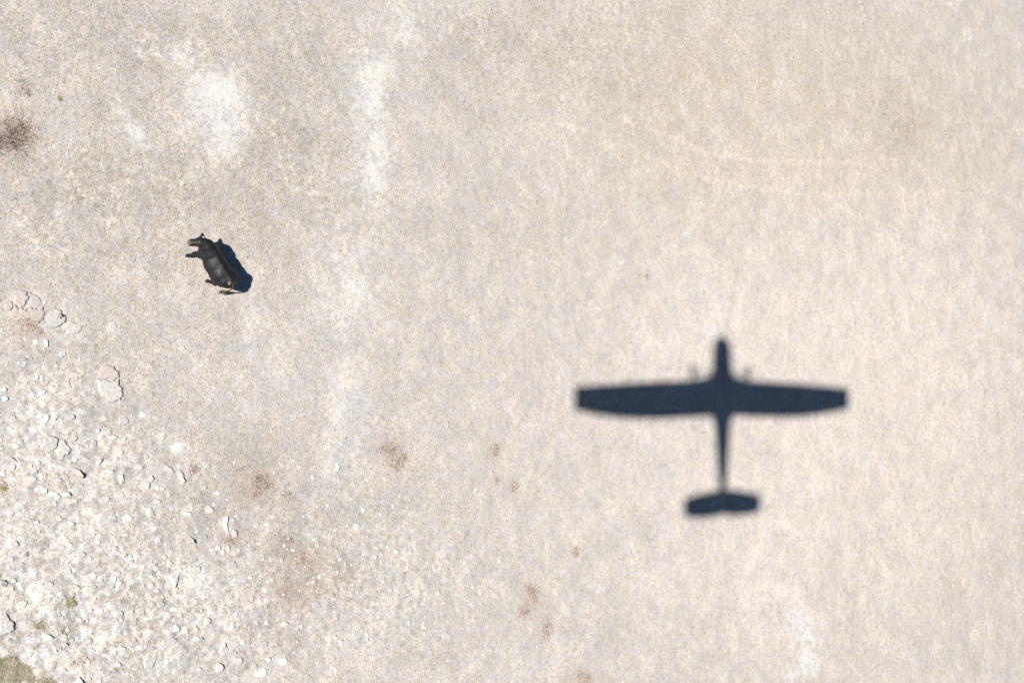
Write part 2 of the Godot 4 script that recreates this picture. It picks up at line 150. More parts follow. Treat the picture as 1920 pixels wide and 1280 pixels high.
	["stone", -14.170, 8.440, 0.033, 0.077, 0, "small white rounded stone a little below right of the stones with dark gaps", [[-0.064, -0.052], [-0.000, -0.081], [0.050, -0.035], [0.087, 0.033], [0.044, 0.064], [-0.045, 0.058], [-0.072, 0.012]]],
	["stone", -11.747, 8.982, 0.052, 0.124, 0, "medium white angular stone a little above left of the diamond-shaped white stone", [[-0.122, -0.041], [-0.025, -0.141], [0.126, -0.012], [0.060, 0.097], [-0.040, 0.098]]],
	["stone", -10.799, 8.843, 0.029, 0.069, 0, "tiny white angular stone a little above the diamond-shaped white stone", [[-0.075, -0.028], [-0.020, -0.059], [0.072, -0.019], [0.048, 0.052], [-0.026, 0.053]]],
	["stone", -10.902, 9.214, 0.052, 0.123, 0, "medium white elongated stone close above the diamond-shaped white stone", [[-0.045, -0.139], [0.027, -0.153], [0.087, -0.046], [0.077, 0.094], [-0.011, 0.128], [-0.056, 0.118], [-0.078, -0.001]]],
	["stone", -13.599, 8.445, 0.022, 0.050, 0, "tiny white chip a little below left of the arrowhead-shaped stone", [[-0.014, -0.054], [0.035, -0.032], [0.041, 0.021], [-0.019, 0.053], [-0.044, 0.012]]],
	["stone", -14.502, 9.073, 0.033, 0.078, 0, "small white stone a little above left of the jagged cream stone", [[-0.070, -0.041], [-0.016, -0.052], [0.064, -0.034], [0.097, 0.021], [0.011, 0.071], [-0.086, 0.036]]],
	["stone", -12.098, 9.464, 0.038, 0.091, 0, "small white elongated stone close left of the diamond-shaped white stone", [[-0.088, -0.050], [-0.022, -0.061], [0.090, -0.024], [0.115, 0.049], [0.002, 0.060], [-0.098, 0.026]]],
	["stone", -12.202, 9.628, 0.025, 0.059, 0, "tiny white chip close left of the diamond-shaped white stone", [[-0.066, -0.004], [-0.023, -0.052], [0.066, -0.019], [0.045, 0.034], [-0.022, 0.042]]],
	["stone", -11.356, 10.476, 0.067, 0.160, 1, "medium cream rounded stone close below the diamond-shaped white stone", [[-0.098, -0.109], [-0.027, -0.172], [0.106, -0.092], [0.160, 0.042], [0.070, 0.143], [-0.061, 0.167], [-0.151, 0.022]]],
	["stone", -11.995, 10.466, 0.031, 0.074, 3, "small grey stone near the bottom edge", [[-0.060, -0.045], [0.028, -0.065], [0.076, 0.003], [0.068, 0.037], [-0.034, 0.059], [-0.077, 0.011]]],
	["stone", -12.986, 4.163, 0.064, 0.165, 1, "upper left of two long cream stones lying end to end", [[-0.205, -0.112], [-0.120, -0.140], [0.049, -0.051], [0.198, 0.110], [0.134, 0.145], [-0.057, 0.048]]],
	["stone", -12.608, 4.400, 0.064, 0.188, 1, "lower right of two long cream stones lying end to end", [[-0.147, -0.167], [-0.051, -0.204], [0.067, -0.075], [0.148, 0.199], [0.077, 0.241], [-0.094, 0.006]]],
	["stone", -13.559, 4.469, 0.064, 0.105, 0, "upper and larger of a touching pair of bright white stones", [[-0.115, -0.007], [0.031, -0.124], [0.105, -0.018], [0.031, 0.102], [-0.052, 0.047]]],
	["stone", -13.670, 4.636, 0.056, 0.107, 0, "lower and smaller of a touching pair of bright white stones", [[-0.098, -0.035], [-0.025, -0.103], [0.079, -0.068], [0.048, 0.094], [-0.004, 0.112]]],
	["stone", -11.108, 6.036, 0.064, 0.212, 0, "curved white splinter of stone beside a reddish weed", [[-0.106, -0.008], [-0.060, -0.237], [0.041, -0.327], [-0.001, -0.107], [0.050, 0.171], [0.083, 0.278], [-0.006, 0.230]]],
	["stone", -14.077, 5.016, 0.022, 0.050, 0, "tiny white chip close below left of the touching white pair", [[-0.044, -0.032], [-0.003, -0.050], [0.040, -0.027], [0.046, 0.004], [0.017, 0.055], [-0.006, 0.042], [-0.049, 0.008]]],
	["stone", -14.471, 4.398, 0.047, 0.113, 0, "small white rounded stone close left of the touching white pair", [[-0.079, -0.012], [-0.042, -0.107], [0.014, -0.117], [0.084, -0.083], [0.054, 0.091], [0.027, 0.154], [-0.059, 0.074]]],
	["stone", -13.362, 5.144, 0.037, 0.088, 0, "small white rounded stone close below right of the touching white pair", [[-0.095, -0.007], [-0.063, -0.058], [0.046, -0.068], [0.114, -0.012], [0.084, 0.052], [-0.021, 0.063], [-0.065, 0.030]]],
	["stone", -13.584, 5.446, 0.050, 0.118, 0, "small white stone close below the touching white pair", [[-0.068, -0.071], [0.007, -0.131], [0.106, -0.019], [0.114, 0.088], [-0.055, 0.109], [-0.104, 0.023]]],
	["stone", -10.844, 6.332, 0.062, 0.148, 0, "medium white stone just below right of the curved white splinter", [[-0.100, -0.063], [-0.006, -0.172], [0.081, -0.136], [0.109, 0.100], [-0.010, 0.141], [-0.075, 0.130]]],
	["stone", -13.338, 6.341, 0.041, 0.098, 0, "small white stone a little above the arrowhead-shaped stone", [[-0.074, -0.053], [0.027, -0.096], [0.091, -0.043], [0.076, 0.049], [-0.029, 0.100], [-0.091, 0.044]]],
	["stone", -12.424, 5.577, 0.055, 0.130, 0, "medium white elongated stone a little below the two long cream stones", [[-0.155, -0.057], [0.068, -0.054], [0.184, -0.005], [0.103, 0.056], [-0.038, 0.054], [-0.162, 0.006]]],
	["stone", -12.894, 5.398, 0.034, 0.082, 0, "small white rounded stone a little below the two long cream stones", [[-0.077, -0.025], [-0.018, -0.071], [0.019, -0.070], [0.079, -0.001], [0.081, 0.047], [-0.006, 0.090], [-0.078, 0.030]]],
	["stone", -13.995, 4.225, 0.035, 0.082, 3, "small grey stone just above left of the touching white pair", [[-0.064, -0.059], [0.039, -0.084], [0.089, 0.004], [0.031, 0.057], [-0.018, 0.081], [-0.077, 0.001]]],
	["stone", -11.821, 4.795, 0.029, 0.069, 3, "tiny grey angular stone a little below right of the two long cream stones", [[-0.037, -0.054], [0.038, -0.068], [0.066, 0.032], [-0.015, 0.071], [-0.052, 0.020]]],
	["stone", -12.296, 6.436, 0.104, 0.123, 3, "medium grey stone a little above right of the arrowhead-shaped stone", [[-0.124, -0.036], [-0.015, -0.146], [0.083, -0.047], [0.119, 0.087], [0.042, 0.092], [-0.105, 0.051]]],
	["stone", -12.792, 7.548, 0.072, 0.193, 0, "large white arrowhead-shaped stone right of the cluster with dark gaps", [[-0.194, -0.071], [0.019, -0.207], [0.151, -0.175], [0.082, -0.047], [0.099, 0.057], [-0.025, 0.303], [-0.131, 0.140]]],
	["stone", -13.112, 6.489, 0.025, 0.060, 0, "tiny white chip a little above the arrowhead-shaped stone", [[-0.067, -0.022], [-0.028, -0.043], [0.022, -0.048], [0.068, 0.005], [0.046, 0.037], [0.016, 0.055], [-0.058, 0.016]]],
	["stone", -14.196, 6.779, 0.024, 0.057, 0, "tiny white chip close above right of the stones with dark gaps", [[-0.064, -0.010], [-0.049, -0.036], [0.005, -0.047], [0.054, -0.013], [0.068, 0.031], [0.021, 0.042], [-0.036, 0.033]]],
	["stone", -13.794, 7.133, 0.023, 0.056, 0, "tiny white chip close left of the arrowhead-shaped stone", [[-0.025, -0.052], [0.017, -0.060], [0.038, 0.000], [-0.001, 0.065], [-0.029, 0.046]]],
	["stone", -11.390, 6.733, 0.040, 0.095, 0, "small white stone close below left of the curved white splinter", [[-0.068, -0.020], [-0.025, -0.113], [0.092, -0.035], [0.090, 0.064], [0.004, 0.079], [-0.093, 0.025]]],
	["stone", -11.223, 6.873, 0.036, 0.086, 0, "small white angular stone close below the curved white splinter", [[-0.074, -0.065], [0.023, -0.080], [0.081, 0.011], [0.031, 0.082], [-0.060, 0.053]]],
	["stone", -11.058, 6.779, 0.037, 0.088, 0, "small white rounded stone close below the curved white splinter", [[-0.067, -0.048], [-0.034, -0.097], [0.038, -0.087], [0.067, 0.003], [0.058, 0.071], [-0.023, 0.108], [-0.041, 0.050]]],
	["stone", -10.817, 6.896, 0.022, 0.049, 0, "tiny white chip close below the curved white splinter", [[-0.040, -0.028], [0.003, -0.046], [0.053, -0.024], [0.034, 0.027], [-0.004, 0.044], [-0.046, 0.026]]],
	["stone", -13.361, 7.894, 0.031, 0.074, 0, "small white rounded stone close below left of the arrowhead-shaped stone", [[-0.044, -0.046], [0.033, -0.071], [0.085, -0.008], [0.070, 0.037], [-0.008, 0.062], [-0.045, 0.035], [-0.091, -0.007]]],
	["stone", -10.855, 7.889, 0.040, 0.094, 0, "small white rounded stone a little above left of the oval bare clay patch", [[-0.106, -0.036], [-0.049, -0.060], [0.062, -0.059], [0.115, 0.005], [0.074, 0.056], [0.003, 0.075], [-0.099, 0.019]]],
	["stone", -13.557, 7.425, 0.032, 0.076, 0, "small white rounded stone close left of the arrowhead-shaped stone", [[-0.066, -0.030], [-0.039, -0.061], [0.050, -0.038], [0.096, 0.003], [0.069, 0.050], [-0.038, 0.053], [-0.072, 0.022]]],
	["stone", -14.031, 6.609, 0.022, 0.038, 0, "tiny white chip a little above right of the stones with dark gaps", [[-0.043, -0.009], [-0.019, -0.029], [0.039, -0.013], [0.034, 0.025], [-0.011, 0.026]]],
	["stone", -13.127, 6.865, 0.036, 0.086, 1, "small cream angular stone close above the arrowhead-shaped stone", [[-0.081, -0.062], [0.014, -0.071], [0.074, -0.006], [0.056, 0.081], [-0.063, 0.058]]],
	["stone", -9.795, 8.173, 0.034, 0.082, 0, "small white stone just above the oval bare clay patch", [[-0.042, -0.070], [0.039, -0.054], [0.098, 0.000], [0.042, 0.063], [-0.042, 0.062], [-0.094, -0.001]]],
	["stone", -10.306, 7.738, 0.032, 0.077, 0, "small white angular stone close above left of the oval bare clay patch", [[-0.059, -0.041], [0.033, -0.059], [0.080, -0.001], [0.025, 0.078], [-0.079, 0.023]]],
	["stone", -9.944, 7.724, 0.022, 0.040, 0, "tiny white chip close above the oval bare clay patch", [[-0.034, -0.029], [0.020, -0.028], [0.046, -0.010], [0.025, 0.025], [-0.008, 0.030], [-0.049, 0.012]]],
	["stone", -7.678, 7.849, 0.024, 0.056, 0, "tiny white chip a little below right of the row of reddish weeds", [[-0.050, -0.015], [-0.039, -0.038], [0.027, -0.042], [0.062, -0.004], [0.035, 0.048], [-0.035, 0.051]]],
	["stone", -7.099, 7.423, 0.025, 0.059, 0, "tiny white chip a little right of the row of reddish weeds", [[-0.027, -0.054], [0.036, -0.043], [0.052, -0.008], [0.027, 0.055], [-0.024, 0.053], [-0.063, -0.001]]],
	["stone", -8.242, 8.068, 0.022, 0.045, 0, "tiny white chip a little above right of the oval bare clay patch", [[-0.032, -0.028], [0.008, -0.041], [0.045, -0.021], [0.051, 0.024], [0.001, 0.042], [-0.025, 0.027], [-0.047, -0.004]]],
	["stone", -9.155, 8.392, 0.024, 0.056, 0, "tiny white chip close right of the oval bare clay patch", [[-0.055, -0.019], [-0.023, -0.057], [0.032, -0.029], [0.075, 0.015], [0.041, 0.043], [-0.022, 0.041], [-0.048, 0.007]]],
	["stone", -9.733, 9.251, 0.036, 0.085, 0, "small white rounded stone close below the oval bare clay patch", [[-0.033, -0.081], [0.021, -0.085], [0.058, -0.051], [0.078, 0.064], [0.003, 0.080], [-0.051, 0.071], [-0.075, 0.002]]],
	["stone", -9.092, 9.356, 0.039, 0.093, 0, "small white angular stone close below right of the oval bare clay patch", [[-0.086, -0.036], [0.014, -0.100], [0.101, -0.010], [0.029, 0.072], [-0.058, 0.075]]],
	["stone", -8.539, 9.487, 0.031, 0.073, 0, "small white rounded stone a little below right of the oval bare clay patch", [[-0.077, -0.045], [0.001, -0.064], [0.080, -0.019], [0.073, 0.020], [0.015, 0.061], [-0.019, 0.057], [-0.072, -0.009]]],
	["stone", -7.070, 10.165, 0.039, 0.092, 0, "small white rounded stone near the bottom edge", [[-0.085, -0.040], [-0.032, -0.096], [0.047, -0.065], [0.091, -0.017], [0.066, 0.052], [-0.024, 0.108], [-0.063, 0.057]]],
	["stone", -7.517, 10.157, 0.029, 0.070, 0, "tiny white angular stone near the bottom edge", [[-0.040, -0.068], [0.034, -0.061], [0.067, 0.033], [-0.015, 0.073], [-0.045, 0.023]]],
	["stone", -7.299, 9.981, 0.031, 0.074, 0, "small white rounded stone well below right of the oval bare clay patch", [[-0.078, -0.014], [-0.042, -0.058], [0.027, -0.053], [0.092, 0.003], [0.073, 0.043], [-0.002, 0.059], [-0.071, 0.019]]],
	["stone", -10.806, 8.853, 0.031, 0.074, 0, "small white rounded stone a little above the diamond-shaped white stone", [[-0.072, -0.022], [-0.033, -0.053], [0.040, -0.068], [0.093, 0.008], [0.040, 0.063], [0.005, 0.059], [-0.072, 0.013]]],
	["stone", -9.100, 9.073, 0.022, 0.052, 0, "tiny white chip close below right of the oval bare clay patch", [[-0.041, -0.035], [0.007, -0.045], [0.051, -0.016], [0.044, 0.032], [-0.008, 0.048], [-0.053, 0.017]]],
	["stone", -9.689, 10.421, 0.036, 0.087, 0, "small white rounded stone a little right of the diamond-shaped white stone", [[-0.075, -0.017], [-0.071, -0.064], [-0.005, -0.086], [0.067, -0.035], [0.088, 0.022], [0.015, 0.094], [-0.019, 0.086]]],
	["stone", -7.366, 10.967, 0.042, 0.101, 0, "small white stone near the bottom edge", [[-0.106, -0.034], [0.005, -0.065], [0.100, -0.027], [0.128, 0.038], [-0.013, 0.076], [-0.114, 0.013]]],
	["stone", -7.649, 10.550, 0.023, 0.054, 0, "tiny white chip near the bottom edge", [[-0.033, -0.038], [0.047, -0.039], [0.054, 0.027], [-0.013, 0.040], [-0.055, 0.011]]],
	["stone", -6.076, 11.455, 0.025, 0.060, 0, "tiny white angular stone well below right of the oval bare clay patch", [[-0.069, -0.022], [-0.008, -0.042], [0.061, -0.029], [0.046, 0.048], [-0.030, 0.044]]],
	["stone", -6.625, 9.941, 0.028, 0.067, 0, "tiny white angular stone well right of the oval bare clay patch", [[-0.046, -0.063], [0.043, -0.056], [0.056, 0.040], [0.002, 0.061], [-0.056, 0.018]]],
	["stone", -11.997, 10.468, 0.035, 0.084, 0, "small white stone close below left of the diamond-shaped white stone", [[-0.092, -0.051], [0.001, -0.077], [0.061, -0.051], [0.078, 0.042], [0.002, 0.084], [-0.050, 0.053]]],
	["stone", -6.637, 5.422, 0.026, 0.062, 0, "tiny white rounded stone a little below left of the brown weed clump", [[-0.061, -0.032], [0.003, -0.048], [0.040, -0.043], [0.077, 0.016], [0.031, 0.043], [-0.019, 0.054], [-0.071, 0.009]]],
	["stone", -6.175, 5.832, 0.043, 0.102, 0, "small white stone a little below left of the brown weed clump", [[-0.099, -0.019], [-0.065, -0.093], [0.062, -0.072], [0.112, 0.008], [0.031, 0.090], [-0.040, 0.087]]],
	["stone", -7.533, 5.596, 0.028, 0.066, 0, "tiny white stone a little above right of the row of reddish weeds", [[-0.059, -0.033], [0.022, -0.061], [0.052, -0.034], [0.055, 0.030], [-0.006, 0.069], [-0.063, 0.030]]],
	["stone", -6.454, 6.348, 0.050, 0.119, 0, "small white rounded stone well right of the row of reddish weeds", [[-0.088, -0.083], [0.004, -0.105], [0.135, -0.036], [0.116, 0.034], [0.039, 0.112], [-0.102, 0.066], [-0.104, 0.013]]],
	["stone", -5.695, 7.143, 0.029, 0.068, 0, "tiny white stone well right of the row of reddish weeds", [[-0.052, -0.042], [-0.008, -0.063], [0.067, -0.023], [0.062, 0.027], [-0.003, 0.058], [-0.067, 0.043]]],
	["stone", -4.968, 7.310, 0.034, 0.082, 0, "small white rounded stone well below the brown weed clump", [[-0.084, -0.036], [-0.038, -0.063], [0.039, -0.055], [0.084, -0.010], [0.087, 0.064], [-0.018, 0.068], [-0.070, 0.032]]],
	["stone", -6.184, 7.290, 0.032, 0.076, 0, "small white angular stone well right of the row of reddish weeds", [[-0.009, -0.049], [0.080, -0.053], [0.057, 0.021], [-0.032, 0.069], [-0.096, 0.012]]],
	["stone", -7.103, 7.414, 0.028, 0.068, 0, "tiny white stone a little right of the row of reddish weeds", [[-0.075, -0.015], [-0.015, -0.056], [0.043, -0.049], [0.057, -0.003], [0.036, 0.061], [-0.047, 0.063]]],
	["stone", -7.664, 6.610, 0.025, 0.059, 0, "tiny white chip well below right of the dark brown weed", [[-0.061, -0.035], [-0.004, -0.055], [0.039, -0.044], [0.064, 0.019], [0.027, 0.056], [-0.013, 0.040], [-0.052, 0.019]]],
	["stone", -8.801, 6.985, 0.027, 0.063, 0, "tiny white rounded stone just below the row of reddish weeds", [[-0.083, -0.007], [-0.044, -0.042], [0.049, -0.039], [0.070, -0.011], [0.060, 0.028], [-0.002, 0.043], [-0.050, 0.028]]],
	["stone", -9.788, 8.175, 0.037, 0.088, 0, "small white stone a little below left of the row of reddish weeds", [[-0.100, -0.033], [-0.014, -0.079], [0.101, -0.038], [0.078, 0.038], [0.004, 0.069], [-0.069, 0.043]]],
	["stone", -7.675, 7.862, 0.024, 0.056, 0, "tiny white chip below right of the row of reddish weeds, near the bottom edge", [[-0.060, -0.024], [0.014, -0.051], [0.034, -0.033], [0.056, 0.030], [0.045, 0.041], [-0.026, 0.033], [-0.063, 0.004]]],
	["stone", -5.035, 5.772, 0.030, 0.072, 0, "small white angular stone a little below the brown weed clump", [[-0.022, -0.086], [0.045, -0.048], [0.049, 0.056], [-0.014, 0.072], [-0.058, 0.006]]],
	["stone", -5.527, 5.998, 0.024, 0.056, 0, "tiny white chip a little below the brown weed clump", [[-0.030, -0.048], [0.025, -0.057], [0.046, 0.015], [-0.001, 0.067], [-0.041, 0.022]]],
	["stone", -3.410, 8.076, 0.030, 0.072, 0, "small white rounded stone well left of the reddish weed clump", [[-0.083, -0.040], [-0.015, -0.067], [0.030, -0.052], [0.082, 0.008], [0.039, 0.039], [0.004, 0.075], [-0.057, 0.037]]],
	["stone", -0.641, 7.984, 0.034, 0.082, 0, "small white angular stone a little above left of the reddish weed clump", [[-0.099, -0.015], [-0.015, -0.071], [0.076, -0.036], [0.063, 0.062], [-0.025, 0.060]]],
	["stone", -9.594, 7.254, 0.024, 0.056, 0, "tiny white chip close below left of the row of reddish weeds", [[-0.066, -0.012], [-0.023, -0.047], [0.020, -0.045], [0.054, 0.007], [0.036, 0.052], [-0.021, 0.046]]],
	["stone", -8.231, 8.074, 0.022, 0.045, 0, "tiny white chip well above right of the diamond-shaped white stone", [[-0.039, -0.032], [0.002, -0.039], [0.025, -0.030], [0.045, 0.011], [0.023, 0.029], [-0.002, 0.046], [-0.054, 0.015]]],
	["stone", -8.371, 7.413, 0.030, 0.071, 0, "small white rounded stone close below right of the row of reddish weeds", [[-0.068, -0.048], [0.028, -0.042], [0.065, -0.028], [0.088, 0.021], [0.022, 0.057], [-0.069, 0.034], [-0.066, 0.006]]],
	["stone", -9.949, 7.710, 0.022, 0.050, 0, "tiny white chip a little below left of the row of reddish weeds", [[-0.064, -0.016], [-0.038, -0.034], [0.021, -0.033], [0.058, -0.008], [0.044, 0.025], [0.013, 0.046], [-0.034, 0.019]]],
	["stone", -9.133, 8.385, 0.023, 0.056, 0, "tiny white chip a little below the row of reddish weeds", [[-0.056, -0.024], [-0.020, -0.046], [0.046, -0.035], [0.057, 0.008], [0.004, 0.055], [-0.032, 0.042]]],
	["stone", -7.145, 4.319, 0.052, 0.124, 0, "medium white elongated stone a little left of the brown weed clump", [[-0.038, -0.144], [0.051, -0.123], [0.089, -0.013], [0.044, 0.150], [-0.060, 0.116], [-0.085, 0.014]]],
	["stone", -8.034, 4.641, 0.038, 0.091, 0, "small white rounded stone a little right of the dark brown weed", [[-0.085, -0.013], [-0.043, -0.106], [0.037, -0.082], [0.096, 0.019], [0.068, 0.055], [-0.002, 0.076], [-0.070, 0.051]]],
	["stone", 2.762, -3.842, 0.024, 0.158, 1, "medium cream elongated stone far above the airplane shadow's left wingtip", [[-0.124, -0.052], [-0.013, -0.094], [0.171, -0.079], [0.233, 0.027], [0.049, 0.080], [-0.074, 0.086], [-0.243, 0.032]]],
	["stone", 2.566, -3.917, 0.024, 0.115, 1, "small cream stone far above the airplane shadow's left wingtip", [[-0.132, 0.004], [-0.053, -0.086], [0.109, -0.076], [0.128, 0.013], [0.033, 0.077], [-0.084, 0.069]]],
	["stone", 5.306, -3.177, 0.024, 0.163, 1, "medium cream stone far above the airplane shadow's left wingtip", [[-0.172, -0.059], [0.003, -0.111], [0.187, -0.117], [0.148, 0.075], [-0.011, 0.113], [-0.156, 0.099]]],
	["stone", 4.960, -3.406, 0.024, 0.101, 1, "small cream elongated stone far above the airplane shadow's left wingtip", [[-0.082, -0.040], [0.042, -0.057], [0.104, -0.039], [0.116, 0.009], [0.046, 0.057], [-0.082, 0.059], [-0.145, 0.010]]],
	["stone", 8.731, -4.568, 0.024, 0.188, 1, "medium cream angular stone well above the airplane shadow's nose", [[-0.256, 0.015], [-0.075, -0.102], [0.165, -0.099], [0.226, 0.071], [-0.060, 0.114]]],
	["stone", 27.209, -15.554, 0.024, 0.282, 1, "broad cream angular stone near the top edge", [[-0.323, 0.031], [-0.110, -0.118], [0.260, -0.129], [0.355, 0.005], [-0.183, 0.210]]],
	["stone", 27.461, -15.307, 0.024, 0.172, 1, "medium cream angular stone near the top edge", [[-0.028, -0.153], [0.139, -0.145], [0.123, 0.076], [-0.047, 0.154], [-0.188, 0.068]]],
	["stone", 8.637, -9.690, 0.024, 0.117, 1, "small cream angular stone near the top edge", [[-0.073, -0.066], [0.085, -0.074], [0.146, 0.010], [-0.029, 0.089], [-0.129, 0.042]]],
	["stone", 7.201, -9.311, 0.024, 0.091, 1, "small cream stone near the top edge", [[-0.096, -0.005], [-0.027, -0.084], [0.091, -0.065], [0.091, 0.023], [0.002, 0.079], [-0.061, 0.051]]],
	["stone", 3.623, -2.639, 0.024, 0.106, 1, "small cream rounded stone well above the airplane shadow's left wingtip", [[-0.092, -0.045], [-0.016, -0.110], [0.098, -0.047], [0.107, 0.001], [0.058, 0.089], [-0.047, 0.081], [-0.108, 0.030]]],
	["stone", 18.527, 3.514, 0.024, 0.147, 1, "medium cream elongated stone a little below the airplane shadow's right wingtip", [[-0.179, -0.023], [-0.100, -0.076], [-0.028, -0.071], [0.214, -0.017], [0.164, 0.039], [0.070, 0.075], [-0.141, 0.073]]],
	["stone", 23.621, 1.344, 0.024, 0.133, 1, "medium cream angular stone far right of the airplane shadow's right wingtip", [[-0.098, -0.072], [0.117, -0.072], [0.163, 0.039], [-0.037, 0.085], [-0.145, 0.020]]],
	["stone", 25.980, -16.771, 0.024, 0.142, 1, "medium cream angular stone far above the grey patch upper right", [[-0.135, -0.013], [0.020, -0.126], [0.136, -0.063], [0.098, 0.090], [-0.118, 0.111]]],
	["stone", 20.098, 9.755, 0.024, 0.119, 1, "small cream rounded stone near the bottom edge", [[-0.131, -0.069], [-0.000, -0.105], [0.092, -0.069], [0.121, -0.009], [0.061, 0.085], [-0.029, 0.110], [-0.114, 0.057]]],
	["stone", 17.875, -13.224, 0.024, 0.115, 1, "small cream angular stone far above left of the grey patch upper right", [[-0.091, -0.042], [0.043, -0.114], [0.110, -0.005], [0.057, 0.084], [-0.118, 0.077]]],
	["stone", -7.867, -3.414, 0.024, 0.094, 1, "small cream stone well below left of the bare patch right of the cow", [[-0.056, -0.076], [0.050, -0.094], [0.081, 0.007], [0.059, 0.078], [-0.030, 0.069], [-0.105, 0.016]]],
	["stone", -15.300, 7.604, 0.031, 0.097, 3, "small grey flat bedded stone just below left of the stones with dark gaps", [[-0.109, -0.038], [-0.033, -0.076], [0.059, -0.049], [0.119, 0.020], [0.040, 0.083], [-0.075, 0.059]]],
	["stone", -14.522, 8.450, 0.019, 0.104, 3, "small grey flat bedded stone a little below right of the stones with dark gaps", [[-0.092, -0.066], [-0.017, -0.088], [0.068, -0.063], [0.116, 0.009], [0.076, 0.092], [-0.064, 0.081], [-0.087, 0.035]]],
	["stone", -16.301, 5.880, 0.020, 0.085, 0, "small white flat bedded stone a little below left of the two half-round stones", [[-0.097, -0.025], [-0.058, -0.049], [0.059, -0.068], [0.078, -0.012], [0.072, 0.038], [0.033, 0.063], [-0.086, 0.053]]],
	["stone", -10.179, 8.908, 0.025, 0.195, 3, "medium grey flat bedded stone close below left of the oval bare clay patch", [[-0.069, -0.192], [0.213, -0.067], [0.135, 0.129], [-0.084, 0.141], [-0.195, -0.011]]],
	["stone", -11.063, 8.318, 0.025, 0.106, 1, "small cream flat bedded stone a little left of the oval bare clay patch", [[-0.101, -0.065], [0.006, -0.099], [0.116, -0.017], [0.082, 0.074], [-0.009, 0.093], [-0.094, 0.014]]],
	["stone", -17.516, 4.702, 0.019, 0.143, 3, "medium grey flat bedded stone near the left edge", [[-0.175, -0.023], [-0.037, -0.106], [0.140, -0.062], [0.164, 0.027], [0.043, 0.085], [-0.135, 0.079]]],
	["stone", -15.539, 9.828, 0.027, 0.185, 1, "medium cream flat bedded stone near the bottom edge", [[-0.166, -0.111], [0.011, -0.198], [0.165, -0.072], [0.150, 0.126], [-0.011, 0.160], [-0.149, 0.095]]],
	["stone", -10.712, 10.349, 0.030, 0.151, 1, "medium cream flat bedded stone close below right of the diamond-shaped white stone", [[-0.162, -0.025], [-0.143, -0.099], [0.096, -0.125], [0.152, 0.013], [0.070, 0.110], [-0.013, 0.126]]],
	["stone", -7.976, 9.374, 0.022, 0.206, 3, "broad grey flat bedded stone a little below right of the oval bare clay patch", [[-0.230, -0.028], [-0.131, -0.113], [0.201, -0.087], [0.235, 0.100], [-0.074, 0.128]]],
	["stone", -15.035, 5.663, 0.024, 0.179, 1, "medium cream flat bedded stone close below right of the two half-round stones", [[-0.086, -0.137], [0.091, -0.149], [0.173, -0.049], [0.109, 0.119], [-0.087, 0.167], [-0.200, 0.048]]],
	["stone", -17.081, 2.867, 0.020, 0.146, 0, "medium white flat bedded stone close above left of the squarish grey slab", [[-0.153, -0.084], [0.105, -0.086], [0.181, 0.035], [-0.015, 0.116], [-0.118, 0.018]]],
	["stone", -14.958, 4.599, 0.019, 0.150, 1, "medium cream flat bedded stone close right of the two half-round stones", [[-0.061, -0.146], [0.138, -0.070], [0.123, 0.099], [-0.067, 0.129], [-0.133, -0.012]]],
	["stone", -12.162, 2.595, 0.025, 0.117, 3, "small grey flat bedded stone a little above the two long cream stones", [[-0.105, -0.046], [-0.044, -0.090], [0.107, -0.064], [0.147, -0.014], [0.062, 0.076], [-0.029, 0.082], [-0.139, 0.056]]],
	["stone", -17.451, 4.293, 0.025, 0.123, 1, "medium cream flat bedded stone near the left edge", [[-0.155, -0.028], [-0.035, -0.099], [0.095, -0.069], [0.115, 0.004], [0.053, 0.145], [-0.073, 0.046]]],
	["stone", -12.317, 7.978, 0.018, 0.153, 1, "medium cream flat bedded stone close below right of the arrowhead-shaped stone", [[-0.175, -0.091], [-0.025, -0.132], [0.076, -0.078], [0.150, 0.026], [0.136, 0.105], [0.009, 0.130], [-0.171, 0.041]]],
	["stone", -12.023, 4.430, 0.021, 0.111, 3, "small grey flat bedded stone close right of the two long cream stones", [[-0.112, -0.055], [0.026, -0.097], [0.117, -0.025], [0.096, 0.043], [-0.029, 0.113], [-0.099, 0.021]]],
	["stone", -17.411, 5.765, 0.030, 0.178, 1, "medium cream flat bedded stone a little below left of the two half-round stones", [[-0.174, -0.122], [0.039, -0.140], [0.202, 0.032], [0.071, 0.162], [-0.139, 0.067]]],
	["stone", -12.713, 3.514, 0.015, 0.198, 0, "medium white flat bedded stone close above the two long cream stones", [[-0.073, -0.152], [0.208, -0.129], [0.150, 0.101], [-0.070, 0.170], [-0.214, 0.011]]],
	["stone", -15.940, 8.237, 0.025, 0.093, 3, "small grey flat bedded stone just below the upper yellow-green tuft", [[-0.055, -0.052], [0.025, -0.088], [0.093, -0.032], [0.071, 0.077], [-0.032, 0.079], [-0.103, 0.017]]],
	["stone", -14.972, 2.566, 0.016, 0.106, 1, "small cream flat bedded stone a little below the oval pinkish slab", [[-0.087, -0.038], [-0.015, -0.093], [0.105, -0.054], [0.103, 0.044], [0.009, 0.091], [-0.115, 0.050]]],
	["stone", -9.955, 10.824, 0.021, 0.219, 0, "broad white flat bedded stone near the bottom edge", [[-0.211, -0.079], [0.087, -0.178], [0.218, -0.080], [0.215, 0.103], [-0.077, 0.158], [-0.232, 0.076]]],
	["stone", -11.741, 8.112, 0.030, 0.195, 1, "medium cream flat bedded stone a little right of the arrowhead-shaped stone", [[-0.238, -0.083], [-0.029, -0.175], [0.123, -0.109], [0.210, 0.045], [0.043, 0.161], [-0.109, 0.161]]],
